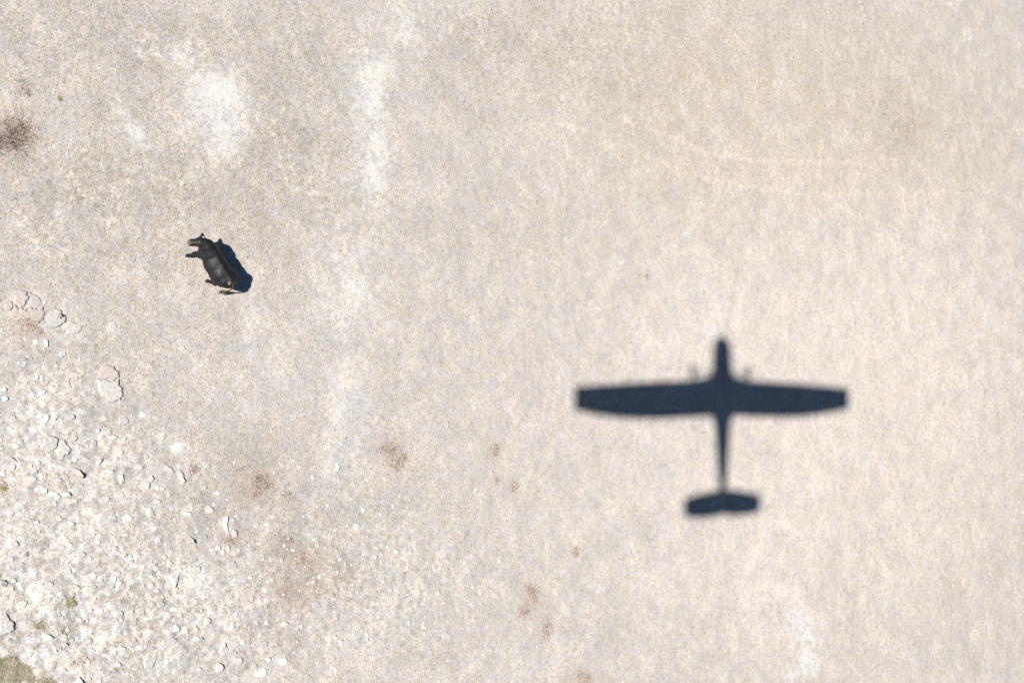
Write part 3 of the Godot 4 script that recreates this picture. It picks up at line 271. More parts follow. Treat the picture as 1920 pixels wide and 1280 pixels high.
	["stone", -16.358, 7.890, 0.029, 0.126, 1, "medium cream flat bedded stone just left of the upper yellow-green tuft", [[-0.086, -0.064], [-0.023, -0.104], [0.147, -0.046], [0.134, 0.030], [0.051, 0.097], [-0.059, 0.087], [-0.164, -0.000]]],
	["stone", -14.810, 10.229, 0.023, 0.092, 3, "small grey flat bedded stone near the bottom edge", [[-0.079, -0.056], [0.010, -0.076], [0.079, -0.013], [0.091, 0.046], [0.004, 0.089], [-0.105, 0.010]]],
	["stone", -12.782, 10.121, 0.021, 0.112, 3, "small grey flat bedded stone close right of the jagged cream stone", [[-0.070, -0.096], [0.088, -0.048], [0.104, 0.070], [0.012, 0.083], [-0.134, -0.008]]],
	["stone", -13.254, 8.294, 0.021, 0.118, 3, "small grey flat bedded stone close below left of the arrowhead-shaped stone", [[-0.130, -0.072], [0.014, -0.088], [0.067, -0.078], [0.136, 0.015], [0.077, 0.099], [-0.060, 0.101], [-0.105, 0.023]]],
	["stone", -10.641, 5.854, 0.024, 0.097, 3, "small grey flat bedded stone close above right of the curved white splinter", [[-0.089, -0.044], [0.011, -0.070], [0.118, 0.011], [0.063, 0.063], [-0.102, 0.040]]],
	["stone", -14.024, 10.184, 0.026, 0.081, 1, "small cream flat bedded stone close below left of the jagged cream stone", [[-0.100, -0.042], [-0.005, -0.061], [0.059, -0.041], [0.089, 0.021], [0.019, 0.071], [-0.062, 0.051]]],
	["stone", -10.065, 6.102, 0.025, 0.116, 1, "small cream flat bedded stone close right of the curved white splinter", [[-0.130, -0.063], [0.056, -0.091], [0.106, -0.006], [0.054, 0.108], [-0.086, 0.052]]],
	["stone", -12.551, 0.411, 0.032, 0.105, 1, "small cream flat bedded stone well above right of the oval pinkish slab", [[-0.067, -0.041], [0.051, -0.101], [0.123, 0.023], [0.024, 0.061], [-0.131, 0.058]]],
	["stone", -14.950, 8.655, 0.020, 0.111, 3, "small grey flat bedded stone a little below right of the upper yellow-green tuft", [[-0.139, -0.044], [-0.002, -0.091], [0.095, -0.054], [0.113, -0.011], [0.067, 0.080], [-0.014, 0.092], [-0.119, 0.029]]],
	["stone", -12.258, 8.858, 0.021, 0.173, 3, "medium grey flat bedded stone a little below right of the arrowhead-shaped stone", [[-0.234, -0.052], [-0.016, -0.176], [0.128, -0.096], [0.186, 0.028], [0.121, 0.075], [-0.037, 0.117], [-0.148, 0.104]]],
	["stone", -17.135, 8.528, 0.017, 0.167, 3, "medium grey flat bedded stone just left of the lower yellow-green tuft", [[-0.150, -0.116], [0.032, -0.143], [0.188, 0.020], [0.042, 0.176], [-0.111, 0.063]]],
	["stone", -10.909, 7.332, 0.019, 0.185, 3, "medium grey flat bedded stone a little below the curved white splinter", [[-0.134, -0.162], [0.066, -0.170], [0.180, 0.022], [0.143, 0.136], [-0.066, 0.129], [-0.189, 0.044]]],
	["stone", -7.994, 8.860, 0.015, 0.148, 3, "medium grey flat bedded stone a little right of the oval bare clay patch", [[-0.145, -0.096], [0.012, -0.122], [0.144, -0.011], [0.138, 0.096], [0.001, 0.131], [-0.150, 0.003]]],
	["stone", -14.179, 3.088, 0.022, 0.099, 1, "small cream flat bedded stone a little above the touching white pair", [[-0.118, -0.041], [-0.029, -0.077], [0.097, -0.012], [0.092, 0.060], [-0.042, 0.070]]],
	["stone", -9.850, 9.889, 0.022, 0.156, 3, "medium grey flat bedded stone a little right of the diamond-shaped white stone", [[-0.176, -0.071], [0.041, -0.098], [0.160, -0.002], [0.115, 0.138], [-0.140, 0.033]]],
	["stone", -13.994, 7.495, 0.025, 0.080, 1, "small cream flat bedded stone a little right of the stones with dark gaps", [[-0.065, -0.049], [0.013, -0.081], [0.071, -0.029], [0.079, 0.028], [0.025, 0.070], [-0.043, 0.066], [-0.080, -0.005]]],
	["stone", -11.695, 5.498, 0.028, 0.163, 1, "medium cream flat bedded stone close above left of the curved white splinter", [[-0.149, -0.076], [-0.033, -0.153], [0.052, -0.118], [0.170, -0.022], [0.145, 0.098], [-0.038, 0.136], [-0.146, 0.134]]],
	["stone", -17.332, 7.911, 0.031, 0.132, 1, "medium cream flat bedded stone close above right of the brown-centred boulder", [[-0.082, -0.115], [0.038, -0.100], [0.137, -0.052], [0.062, 0.107], [-0.009, 0.117], [-0.147, 0.043]]],
	["stone", -11.651, 8.538, 0.019, 0.082, 1, "small cream flat bedded stone a little above the diamond-shaped white stone", [[-0.093, -0.033], [-0.014, -0.059], [0.029, -0.046], [0.113, -0.010], [0.071, 0.061], [-0.020, 0.059], [-0.086, 0.028]]],
	["stone", -14.469, 7.984, 0.018, 0.078, 1, "small cream flat bedded stone close below right of the stones with dark gaps", [[-0.082, -0.019], [-0.013, -0.072], [0.084, -0.011], [0.058, 0.058], [-0.047, 0.044]]],
	["stone", -12.110, 7.329, 0.027, 0.139, 1, "medium cream flat bedded stone close above right of the arrowhead-shaped stone", [[-0.163, -0.033], [-0.095, -0.123], [0.113, -0.071], [0.140, 0.025], [0.063, 0.128], [-0.058, 0.074]]],
	["stone", -16.173, 9.968, 0.029, 0.084, 1, "small cream flat bedded stone near the bottom edge", [[-0.082, -0.019], [-0.031, -0.082], [0.073, -0.038], [0.093, 0.034], [0.021, 0.062], [-0.075, 0.044]]],
	["stone", -14.260, 3.952, 0.020, 0.112, 1, "small cream flat bedded stone close above left of the touching white pair", [[-0.133, -0.034], [-0.073, -0.065], [0.032, -0.097], [0.147, -0.006], [0.091, 0.065], [0.024, 0.078], [-0.088, 0.058]]],
	["stone", -8.989, 9.916, 0.024, 0.133, 3, "medium grey flat bedded stone a little below right of the oval bare clay patch", [[-0.173, -0.040], [0.010, -0.097], [0.144, -0.014], [0.107, 0.082], [-0.087, 0.068]]],
	["stone", -11.758, 4.112, 0.020, 0.104, 1, "small cream flat bedded stone close right of the two long cream stones", [[-0.065, -0.089], [0.067, -0.079], [0.125, 0.020], [0.030, 0.085], [-0.030, 0.060], [-0.126, 0.003]]],
	["stone", -16.173, 2.818, 0.027, 0.081, 1, "small cream flat bedded stone close above right of the squarish grey slab", [[-0.098, 0.000], [-0.088, -0.038], [0.024, -0.052], [0.075, -0.035], [0.092, 0.024], [0.041, 0.060], [-0.046, 0.041]]],
	["stone", -16.815, 7.810, 0.026, 0.103, 1, "small cream flat bedded stone close above the lower yellow-green tuft", [[-0.077, -0.051], [0.010, -0.072], [0.149, 0.011], [0.030, 0.074], [-0.112, 0.038]]],
	["stone", -15.680, 6.605, 0.017, 0.134, 1, "medium cream flat bedded stone close above left of the stones with dark gaps", [[-0.069, -0.113], [0.072, -0.104], [0.154, 0.026], [0.061, 0.086], [-0.072, 0.118], [-0.145, -0.012]]],
	["stone", -14.388, 2.643, 0.029, 0.157, 3, "medium grey flat bedded stone a little below the oval pinkish slab", [[-0.144, -0.047], [-0.051, -0.121], [0.060, -0.133], [0.144, -0.049], [0.152, 0.069], [-0.009, 0.146], [-0.152, 0.137]]],
	["stone", -11.263, 8.835, 0.032, 0.093, 1, "small cream flat bedded stone close above the diamond-shaped white stone", [[-0.084, -0.035], [-0.009, -0.091], [0.070, -0.039], [0.135, 0.020], [0.027, 0.060], [-0.025, 0.065], [-0.114, 0.019]]],
	["stone", -16.037, 7.085, 0.023, 0.119, 1, "small cream flat bedded stone close above the upper yellow-green tuft", [[-0.110, -0.092], [0.050, -0.108], [0.101, 0.019], [0.043, 0.115], [-0.083, 0.066]]],
	["stone", -17.597, 6.151, 0.026, 0.133, 1, "medium cream flat bedded stone a little above the brown-centred boulder", [[-0.068, -0.085], [0.095, -0.078], [0.155, 0.054], [-0.036, 0.116], [-0.146, -0.007]]],
	["stone", -16.150, 6.672, 0.023, 0.097, 1, "small cream flat bedded stone a little above left of the stones with dark gaps", [[-0.082, -0.076], [0.063, -0.043], [0.120, 0.030], [-0.012, 0.079], [-0.089, 0.009]]],
	["stone", -15.716, 7.754, 0.026, 0.091, 3, "small grey flat bedded stone just above right of the upper yellow-green tuft", [[-0.095, -0.012], [-0.050, -0.069], [0.085, -0.050], [0.081, 0.053], [-0.020, 0.078]]],
	["stone", -9.185, 10.551, 0.020, 0.159, 0, "medium white flat bedded stone near the bottom edge", [[-0.141, -0.028], [-0.093, -0.123], [0.096, -0.138], [0.182, -0.007], [0.140, 0.088], [-0.044, 0.138], [-0.140, 0.071]]],
	["stone", -11.704, 6.092, 0.023, 0.096, 3, "small grey flat bedded stone close left of the curved white splinter", [[-0.100, -0.008], [-0.051, -0.064], [0.084, -0.050], [0.106, 0.047], [-0.039, 0.075]]],
	["stone", -17.724, 2.788, 0.020, 0.077, 0, "small white flat bedded stone near the left edge", [[-0.094, -0.024], [-0.022, -0.059], [0.075, -0.019], [0.071, 0.042], [-0.030, 0.059]]],
	["stone", -14.938, 9.684, 0.019, 0.088, 0, "small white flat bedded stone near the bottom edge", [[-0.074, -0.043], [-0.046, -0.061], [0.079, -0.033], [0.116, 0.002], [0.054, 0.059], [-0.045, 0.073], [-0.086, 0.003]]],
	["stone", -12.816, 9.092, 0.019, 0.155, 0, "medium white flat bedded stone a little above right of the jagged cream stone", [[-0.177, -0.042], [-0.046, -0.111], [0.049, -0.126], [0.189, 0.024], [0.159, 0.090], [-0.015, 0.110], [-0.158, 0.055]]],
	["stone", -14.945, 6.753, 0.018, 0.116, 1, "small cream flat bedded stone close above the stones with dark gaps", [[-0.143, -0.035], [0.014, -0.092], [0.113, -0.033], [0.122, 0.036], [0.011, 0.089], [-0.117, 0.035]]],
	["stone", -12.837, 8.504, 0.024, 0.129, 0, "medium white flat bedded stone close below the arrowhead-shaped stone", [[-0.146, -0.020], [-0.058, -0.096], [0.091, -0.059], [0.166, 0.037], [0.067, 0.078], [-0.120, 0.061]]],
	["stone", -11.397, 4.977, 0.032, 0.110, 0, "small white flat bedded stone a little above the curved white splinter", [[-0.121, -0.027], [0.012, -0.084], [0.092, -0.045], [0.127, 0.041], [0.011, 0.093], [-0.121, 0.022]]],
	["stone", -10.284, 6.722, 0.023, 0.083, 3, "small grey flat bedded stone close below right of the curved white splinter", [[-0.069, -0.025], [-0.012, -0.086], [0.060, -0.065], [0.083, 0.015], [0.050, 0.073], [-0.028, 0.070], [-0.085, 0.018]]],
	["stone", -14.282, 5.605, 0.022, 0.149, 0, "medium white flat bedded stone a little below left of the touching white pair", [[-0.200, -0.036], [-0.026, -0.119], [0.070, -0.114], [0.150, -0.017], [0.146, 0.078], [-0.020, 0.117], [-0.118, 0.092]]],
	["stone", -15.578, 2.358, 0.015, 0.117, 3, "small grey flat bedded stone a little below left of the oval pinkish slab", [[-0.127, -0.051], [0.014, -0.101], [0.123, 0.001], [0.077, 0.083], [-0.087, 0.067]]],
	["stone", -13.784, 2.489, 0.018, 0.137, 0, "medium white flat bedded stone a little below right of the oval pinkish slab", [[-0.036, -0.139], [0.118, -0.069], [0.103, 0.072], [-0.035, 0.121], [-0.150, 0.014]]],
	["stone", -14.546, 10.003, 0.031, 0.090, 0, "small white flat bedded stone close left of the jagged cream stone", [[-0.053, -0.076], [0.058, -0.054], [0.092, 0.056], [0.003, 0.068], [-0.100, 0.007]]],
	["stone", -8.205, 6.526, 0.017, 0.088, 1, "small cream flat bedded stone close right of the row of reddish weeds", [[-0.036, -0.078], [0.035, -0.066], [0.093, -0.002], [0.042, 0.077], [-0.021, 0.072], [-0.113, -0.004]]],
	["stone", -13.276, 10.448, 0.023, 0.079, 1, "small cream flat bedded stone close below right of the jagged cream stone", [[-0.086, -0.017], [-0.056, -0.067], [0.043, -0.054], [0.083, 0.025], [0.051, 0.057], [-0.036, 0.056]]],
	["stone", -10.817, 2.035, 0.025, 0.084, 3, "small grey flat bedded stone well above right of the two long cream stones", [[-0.100, -0.012], [-0.023, -0.073], [0.037, -0.055], [0.104, 0.019], [0.037, 0.057], [-0.054, 0.064]]],
	["stone", -17.691, 8.939, 0.031, 0.104, 3, "small grey flat bedded stone close below the brown-centred boulder", [[-0.090, -0.049], [-0.005, -0.090], [0.125, 0.021], [0.060, 0.088], [-0.090, 0.030]]],
	["stone", -14.522, 4.915, 0.025, 0.180, 1, "medium cream flat bedded stone close below left of the touching white pair", [[-0.220, -0.077], [0.039, -0.159], [0.164, -0.032], [0.108, 0.118], [-0.091, 0.150]]],
	["stone", -10.234, 7.211, 0.020, 0.179, 3, "medium grey flat bedded stone a little above the oval bare clay patch", [[-0.139, -0.074], [-0.015, -0.147], [0.234, -0.015], [0.174, 0.101], [-0.048, 0.116], [-0.206, 0.019]]],
	["stone", -13.710, 3.763, 0.026, 0.101, 3, "small grey flat bedded stone close above the touching white pair", [[-0.026, -0.095], [0.039, -0.090], [0.104, 0.009], [0.046, 0.101], [-0.060, 0.071], [-0.103, 0.003]]],
	["stone", -10.476, 8.516, 0.023, 0.143, 1, "medium cream flat bedded stone close left of the oval bare clay patch", [[-0.138, -0.029], [-0.055, -0.114], [0.125, -0.110], [0.156, 0.047], [0.026, 0.115], [-0.113, 0.090]]],
	["stone", -8.522, 4.285, 0.030, 0.091, 1, "small cream flat bedded stone close above right of the dark brown weed", [[-0.117, -0.004], [-0.103, -0.035], [0.028, -0.057], [0.077, -0.041], [0.112, 0.002], [0.037, 0.069], [-0.034, 0.066]]],
	["stone", -15.366, 9.484, 0.016, 0.137, 1, "medium cream flat bedded stone a little below right of the upper yellow-green tuft", [[-0.145, -0.075], [0.038, -0.096], [0.165, 0.028], [0.065, 0.105], [-0.123, 0.038]]],
	["stone", -9.698, 6.086, 0.029, 0.086, 0, "small white flat bedded stone close above left of the row of reddish weeds", [[-0.095, -0.043], [0.005, -0.079], [0.100, -0.019], [0.067, 0.048], [-0.005, 0.078], [-0.072, 0.015]]],
	["stone", -13.467, 5.956, 0.031, 0.097, 0, "small white flat bedded stone a little below the touching white pair", [[-0.124, -0.015], [-0.051, -0.068], [0.082, -0.046], [0.091, 0.059], [0.002, 0.071]]],
	["stone", -13.202, 3.133, 0.025, 0.156, 1, "medium cream flat bedded stone a little above the two long cream stones", [[-0.195, -0.003], [-0.058, -0.123], [0.130, -0.088], [0.127, 0.060], [-0.005, 0.154]]],
	["stone", -12.008, 7.690, 0.027, 0.108, 0, "small white flat bedded stone close right of the arrowhead-shaped stone", [[-0.113, -0.073], [0.061, -0.062], [0.116, 0.007], [0.034, 0.093], [-0.098, 0.035]]],
	["stone", -15.985, 5.129, 0.029, 0.069, 1, "tiny cream flat bedded stone close below left of the two half-round stones", [[-0.079, -0.007], [-0.060, -0.048], [0.031, -0.037], [0.069, -0.015], [0.089, 0.024], [0.008, 0.050], [-0.058, 0.033]]],
	["stone", -12.906, 9.483, 0.022, 0.183, 3, "medium grey flat bedded stone close above right of the jagged cream stone", [[-0.160, -0.070], [-0.009, -0.160], [0.193, -0.033], [0.128, 0.134], [-0.152, 0.129]]],
]
# x, z, size, kind, label
const WEEDS := [
	[-17.707, -5.796, 0.817, "bush", "large dark dried bush cut by the left edge of the picture"],
	[-17.410, -7.296, 0.344, "dark", "small dark dried weed above the large dark bush"],
	[-5.205, 3.685, 0.519, "brown", "upper of the two brown weed clumps below the centre left"],
	[-4.836, 4.248, 0.484, "brown", "lower orange-brown clump beside another brown weed clump"],
	[-9.845, 4.738, 0.354, "dark", "small dark dried weed just left of the dark brown weed"],
	[-0.888, 3.987, 0.350, "brown", "small brown dried weed well right of the brown weed clump"],
	[-0.048, 5.279, 0.334, "brown", "small brown dried weed well above the reddish weed clump"],
	[-0.790, 5.013, 0.273, "brown", "small brown dried weed well below left of the airplane shadow's left wingtip"],
	[0.661, 9.256, 0.479, "red", "upper reddish brown weed of the clump at the bottom centre"],
	[0.387, 9.909, 0.399, "brown", "olive-brown weed in the middle of the bottom centre clump"],
	[1.235, 10.599, 0.444, "red", "lowest purplish brown weed of the bottom centre clump"],
	[2.644, 7.804, 0.366, "brown", "small brown dried weed well above right of the reddish weed clump"],
	[2.915, 12.645, 0.456, "brown", "brown weed cut by the bottom edge near the centre"],
	[-8.472, 7.302, 0.288, "red", "small reddish dried weed close below right of the row of reddish weeds"],
	[-8.960, 6.605, 0.233, "red", "small reddish dried weed a little below the dark brown weed"],
	[-9.026, 5.175, 0.214, "dark", "small dark dried weed close below right of the dark brown weed"],
	[-9.197, 8.281, 0.269, "red", "small reddish dried weed close above right of the oval bare clay patch"],
	[-12.171, 4.181, 0.260, "red", "small reddish dried weed close right of the two long cream stones"],
	[-11.071, 6.493, 0.264, "red", "small reddish dried weed close below the curved white splinter"],
	[-17.296, -0.245, 0.369, "red", "reddish brown weed growing below the large cracked slab"],
	[-16.930, -0.032, 0.235, "brown", "small brown dried weed close below the large cracked slab"],
	[-15.987, 8.009, 0.204, "green", "upper of the two yellow-green tufts on the stony ground"],
	[-16.906, 8.603, 0.204, "green", "lower left of the two yellow-green tufts on stony ground"],
	[-17.907, 4.481, 0.234, "green", "green and brown tuft at the left edge beside pale stones"],
	[-15.782, 9.805, 0.309, "brown", "small brown dried weed near the bottom edge"],
	[-16.327, -7.058, 0.155, "green", "tiny olive tuft in the upper left dry grass"],
	[6.560, -2.707, 0.256, "brown", "small brown dried weed well above left of the airplane shadow's nose"],
	[-10.067, 4.986, 0.248, "brown", "small brown dried weed close below left of the dark brown weed"],
]
# what, x, z, half extents, turn, strength
const ZONES := [
	["p", -11.55, -7.30, 1.05, 0.90, 0.00, 1.20],
	["p", -11.01, -7.71, 0.55, 1.05, 0.00, 0.90],
	["p", -11.28, -6.29, 0.81, 0.69, 0.00, 0.70],
	["p", -11.73, -8.23, 0.72, 0.78, 0.00, 0.55],
	["p", -12.52, -8.99, 0.49, 0.45, 0.00, 0.80],
	["p", -13.86, -8.85, 0.27, 0.13, 0.00, 0.90],
	["p", -13.30, -8.83, 0.69, 0.14, 0.00, 0.50],
	["p", -14.18, -6.41, 0.27, 0.75, -0.49, 1.00],
	["p", -13.64, -6.05, 0.31, 0.50, -0.52, 0.80],
	["p", -14.72, -7.02, 0.23, 0.23, 0.00, 0.50],
	["p", -5.86, -8.79, 0.88, 1.03, 0.35, 0.85],
	["p", -5.32, -9.71, 0.55, 0.45, 0.00, 0.70],
	["p", -4.13, -11.31, 0.79, 0.77, 0.00, 0.55],
	["p", -2.81, -11.12, 0.45, 0.31, 0.70, 0.60],
	["p", -4.57, -10.67, 0.87, 0.38, 0.00, 0.45],
	["p", -5.87, -7.49, 0.79, 1.12, 0.00, 0.50],
	["p", -5.85, -5.63, 0.75, 1.02, 0.00, 0.65],
	["p", -5.57, -6.77, 0.46, 0.56, 0.00, 0.55],
	["p", -2.46, -12.15, 0.60, 0.39, 0.00, 0.50],
	["p", -7.63, -3.21, 1.19, 1.08, 0.00, 0.40],
	["p", -7.54, -1.60, 0.79, 1.08, 0.00, 0.45],
	["p", -6.44, -1.91, 0.53, 1.10, 0.00, 0.60],
	["p", -6.66, 0.10, 0.81, 1.81, 0.00, 0.30],
	["p", -6.59, 2.99, 0.81, 1.26, 0.00, 0.42],
	["p", -6.98, 1.73, 0.60, 1.08, 0.00, 0.20],
	["p", -7.20, 4.23, 0.48, 0.89, 0.00, 0.50],
	["p", -10.03, -0.72, 0.63, 1.04, 0.00, 0.45],
	["p", -10.41, 0.07, 0.26, 0.52, 0.00, 0.60],
	["p", -10.23, 0.67, 0.26, 0.35, 0.00, 0.50],
	["p", -8.54, 1.54, 1.53, 1.06, 0.00, 0.25],
	["p", -16.32, -3.68, 0.25, 0.39, 0.00, 0.75],
	["p", -17.79, -6.98, 0.15, 0.29, -0.35, 0.80],
	["p", -14.72, -0.11, 0.26, 0.29, 0.00, 0.60],
	["p", -10.96, 2.56, 0.25, 0.20, 0.00, 0.60],
	["p", 14.58, 11.73, 0.90, 0.63, 0.00, 1.00],
	["p", 14.87, 12.66, 0.58, 0.63, 0.00, 1.10],
	["p", 15.16, 13.49, 0.78, 0.36, 0.35, 1.00],
	["p", 14.34, 13.88, 0.83, 0.31, 0.00, 1.00],
	["p", 13.96, 11.33, 0.51, 0.27, 0.00, 0.70],
	["p", 13.67, 10.41, 1.58, 0.36, -0.26, 0.40],
	["p", 12.46, 9.19, 1.24, 0.57, 0.00, 0.35],
	["p", 9.77, -0.58, 0.65, 0.35, 0.00, 0.55],
	["p", 10.25, -1.92, 1.19, 0.66, 0.00, 0.25],
	["p", 21.12, 11.09, 0.73, 0.24, -0.70, 0.40],
	["p", -9.72, 8.51, 0.41, 0.19, 0.00, 0.90],
	["p", -7.60, 8.74, 0.27, 0.21, 0.00, 0.80],
	["p", -12.74, 10.21, 0.79, 0.49, 0.00, 0.60],
	["p", -13.16, 9.34, 0.68, 0.49, 0.00, 0.50],
	["p", -12.22, 7.38, 0.62, 0.56, 0.00, 0.60],
	["p", -11.96, 7.73, 0.52, 0.33, 0.00, 0.60],
	["p", -10.46, 10.99, 0.73, 0.34, 0.00, 0.60],
	["p", -5.01, 8.52, 1.25, 0.73, 0.00, 0.30],
	["p", -3.09, 8.32, 0.53, 0.37, 0.00, 0.40],
	["p", -0.21, 11.83, 1.41, 0.76, 0.00, 0.30],
	["p", -5.20, 7.05, 1.25, 0.73, 0.00, 0.25],
	["p", -16.31, 3.58, 1.86, 0.79, 0.00, 0.36],
	["p", -17.07, 5.73, 1.67, 1.24, 0.00, 0.30],
	["p", -15.68, 6.14, 1.26, 0.95, 0.00, 0.22],
	["p", -16.14, 8.78, 2.64, 1.41, 0.00, 0.40],
	["p", -14.40, 7.36, 1.31, 0.64, 0.00, 0.55],
	["p", -17.06, 7.44, 1.36, 0.93, 0.00, 0.30],
	["p", -17.38, 2.61, 0.90, 0.78, 0.00, 0.40],
	["p", -16.15, 2.31, 0.78, 0.64, 0.00, 0.40],
	["p", -17.24, -0.37, 0.91, 0.47, 0.35, 0.40],
	["p", -11.52, 8.27, 1.06, 0.84, 0.00, 0.40],
	["p", -16.14, 9.71, 1.09, 0.34, 0.44, 0.70],
	["p", 3.23, 9.85, 5.07, 2.80, 0.00, 0.12],
	["p", -5.85, 9.88, 2.46, 1.43, 0.00, 0.25],
	["p", -10.05, 1.19, 2.21, 1.04, 0.00, 0.15],
	["d", -14.89, -9.32, 4.31, 2.00, 0.00, 0.55],
	["d", -12.70, -5.04, 5.74, 2.21, 0.00, 0.40],
	["d", -8.46, -9.19, 2.36, 2.54, 0.00, 0.50],
	["d", -15.69, -3.97, 3.19, 1.95, 0.00, 0.50],
	["d", -8.48, -6.66, 1.75, 1.62, 0.00, 0.45],
	["d", -9.33, 6.06, 1.69, 2.25, -0.35, 0.55],
	["d", -7.43, 7.77, 2.16, 0.88, 0.26, 0.50],
	["d", -10.06, 4.30, 1.10, 1.20, 0.00, 0.50],
	["d", -8.60, 9.06, 2.29, 1.21, 0.00, 0.35],
	["d", -12.73, 5.68, 1.88, 0.99, 0.00, 0.35],
	["d", -14.88, 2.17, 2.42, 1.30, 0.00, 0.30],
	["d", -13.23, 0.20, 2.71, 1.33, 0.00, 0.25],
	["d", -14.23, 6.08, 0.66, 0.97, 0.00, 0.40],
	["d", 22.06, -10.16, 1.59, 1.46, -0.26, 0.75],
	["d", -1.21, -11.36, 1.88, 1.19, 0.00, 0.50],
	["d", 2.66, -10.90, 3.08, 1.66, 0.00, 0.35],
	["d", -5.81, 5.74, 1.85, 1.09, 0.00, 0.35],
	["d", -1.33, -4.26, 3.70, 1.56, 0.00, 0.20],
	["d", -2.15, -9.85, 1.38, 1.57, 0.00, 0.35],
	["d", 4.23, 10.96, 1.30, 0.81, 0.00, 0.25],
	["d", 9.69, 11.76, 1.75, 1.28, 0.00, 0.20],
	["d", -7.72, -4.20, 2.37, 1.09, 0.00, 0.25],
	["w", 17.11, -11.68, 11.43, 3.87, 0.00, 0.80],
	["w", 7.75, -10.72, 6.30, 2.85, 0.00, 0.60],
	["w", 24.30, -8.99, 7.09, 3.08, 0.00, 0.50],
	["w", 7.64, -6.79, 6.80, 1.96, 0.35, 0.55],
	["w", 15.28, -7.45, 6.63, 1.41, 0.00, 0.60],
	["w", 18.38, -0.04, 11.51, 5.49, 0.00, 0.30],
	["w", 3.04, -4.54, 4.09, 1.85, 0.00, 0.30],
	["w", -10.57, -3.65, 3.67, 2.79, 0.00, 0.30],
	["w", 21.60, 8.47, 9.59, 6.05, 0.00, 0.30],
	["l", 19.89, 5.96, 11.79, 10.05, 0.00, 0.65],  # pale clay on the right, its brighter light also put into the colour
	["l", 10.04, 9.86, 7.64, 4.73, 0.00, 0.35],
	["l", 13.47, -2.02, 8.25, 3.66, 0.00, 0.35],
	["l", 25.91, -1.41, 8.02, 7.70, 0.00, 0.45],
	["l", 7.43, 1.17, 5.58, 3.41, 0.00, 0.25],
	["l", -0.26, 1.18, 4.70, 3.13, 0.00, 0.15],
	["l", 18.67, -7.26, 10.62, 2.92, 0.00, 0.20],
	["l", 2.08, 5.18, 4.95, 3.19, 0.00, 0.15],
	["g", -17.86, 9.54, 0.39, 0.21, 0.35, 0.80],
	["g", -17.47, 9.89, 0.51, 0.18, 0.42, 0.80],
	["g", -17.77, 10.07, 0.59, 0.24, 0.00, 0.80],
	["g", -16.87, 10.24, 0.55, 0.15, 0.21, 0.70],
	["g", -16.29, 10.38, 0.37, 0.12, 0.00, 0.50],
	["g", -15.99, 7.98, 0.14, 0.11, 0.00, 0.60],
	["g", -16.91, 8.57, 0.14, 0.11, 0.00, 0.60],
	["g", -13.21, -7.45, 0.41, 0.34, 0.00, 0.22],
	["g", -9.61, -8.68, 0.76, 0.71, 0.00, 0.15],
	["r", -5.06, 3.95, 0.88, 0.77, 0.00, 0.77],
	["r", -17.71, -5.80, 0.98, 1.03, 0.00, 0.99],
	["r", -17.41, -7.26, 0.46, 0.40, 0.00, 0.66],
	["r", 0.77, 9.62, 0.96, 1.09, 0.00, 0.72],
	["r", -9.84, 4.74, 0.59, 0.55, 0.00, 0.61],
	["r", -8.59, 7.33, 1.18, 0.66, 0.00, 0.44],
	["r", -9.15, 6.68, 0.94, 0.26, 0.26, 0.55],
	["r", -8.97, 8.37, 0.95, 0.43, 0.00, 0.44],
	["r", -17.31, -0.24, 0.57, 0.35, 0.52, 0.66],
	["r", -0.56, 5.06, 1.44, 0.73, 0.00, 0.33],
	["r", -0.89, 3.99, 0.69, 0.54, 0.00, 0.50],
	["r", 2.64, 7.80, 0.75, 0.40, 0.00, 0.39],
	["r", -12.12, 4.22, 0.52, 0.42, 0.00, 0.39],
	["r", -11.07, 6.46, 0.54, 0.34, 0.00, 0.44],
	["r", 2.91, 12.65, 0.88, 0.49, 0.00, 0.66],
	["r", -10.06, 4.47, 1.38, 1.07, 0.00, 0.39],
	["r", -7.82, 7.74, 2.18, 1.09, 0.35, 0.33],
	["r", -10.80, 5.63, 0.90, 1.27, 0.00, 0.33],
	["r", -9.17, 9.87, 1.66, 1.06, 0.00, 0.28],
	["r", -17.67, 4.62, 0.57, 0.28, 0.00, 0.55],
	["r", -16.30, 4.45, 0.59, 0.28, 0.00, 0.50],
	["r", -15.83, 9.78, 0.60, 0.31, 0.00, 0.55],
	["r", -17.08, 0.02, 0.94, 0.39, 0.52, 0.44],
	["r", -8.88, 8.52, 1.42, 0.66, 0.00, 0.33],
	["r", 4.33, 11.94, 1.30, 0.36, 0.00, 0.33],
	["r", -13.21, -8.21, 2.59, 1.27, 0.00, 0.17],
	["r", -7.07, 10.98, 0.99, 0.67, 0.00, 0.28],
	["s", -17.06, 6.82, 3.94, 3.10, 0.00, 1.00],
	["s", -17.07, 3.24, 2.58, 1.88, 0.00, 0.85],
	["s", -15.20, 9.04, 4.47, 1.90, 0.00, 1.00],
	["s", -11.87, 8.40, 3.50, 2.66, 0.00, 0.50],
	["s", -16.93, 1.20, 1.83, 1.26, 0.00, 0.45],
	["s", -7.44, 9.00, 4.72, 2.64, 0.00, 0.40],
	["s", -3.73, 7.71, 4.74, 2.22, 0.00, 0.28],
	["s", -14.07, 4.30, 2.31, 1.30, 0.00, 0.50],
	["s", -17.08, -0.53, 1.52, 0.63, 0.26, 0.40],
	["s", -1.57, 10.72, 4.54, 1.70, 0.00, 0.14],
	["s", -7.02, 5.85, 3.18, 1.78, 0.00, 0.12],
	["p", -5.27, -12.08, 0.81, 0.65, -0.20, 0.15],
	["p", -5.23, -11.23, 0.57, 0.64, -0.13, 0.10],
	["p", -5.21, -10.39, 0.76, 0.64, 0.21, 0.09],
	["p", -5.60, -9.48, 0.81, 0.64, -0.10, 0.14],
	["p", -5.38, -8.67, 0.66, 0.64, 0.23, 0.11],
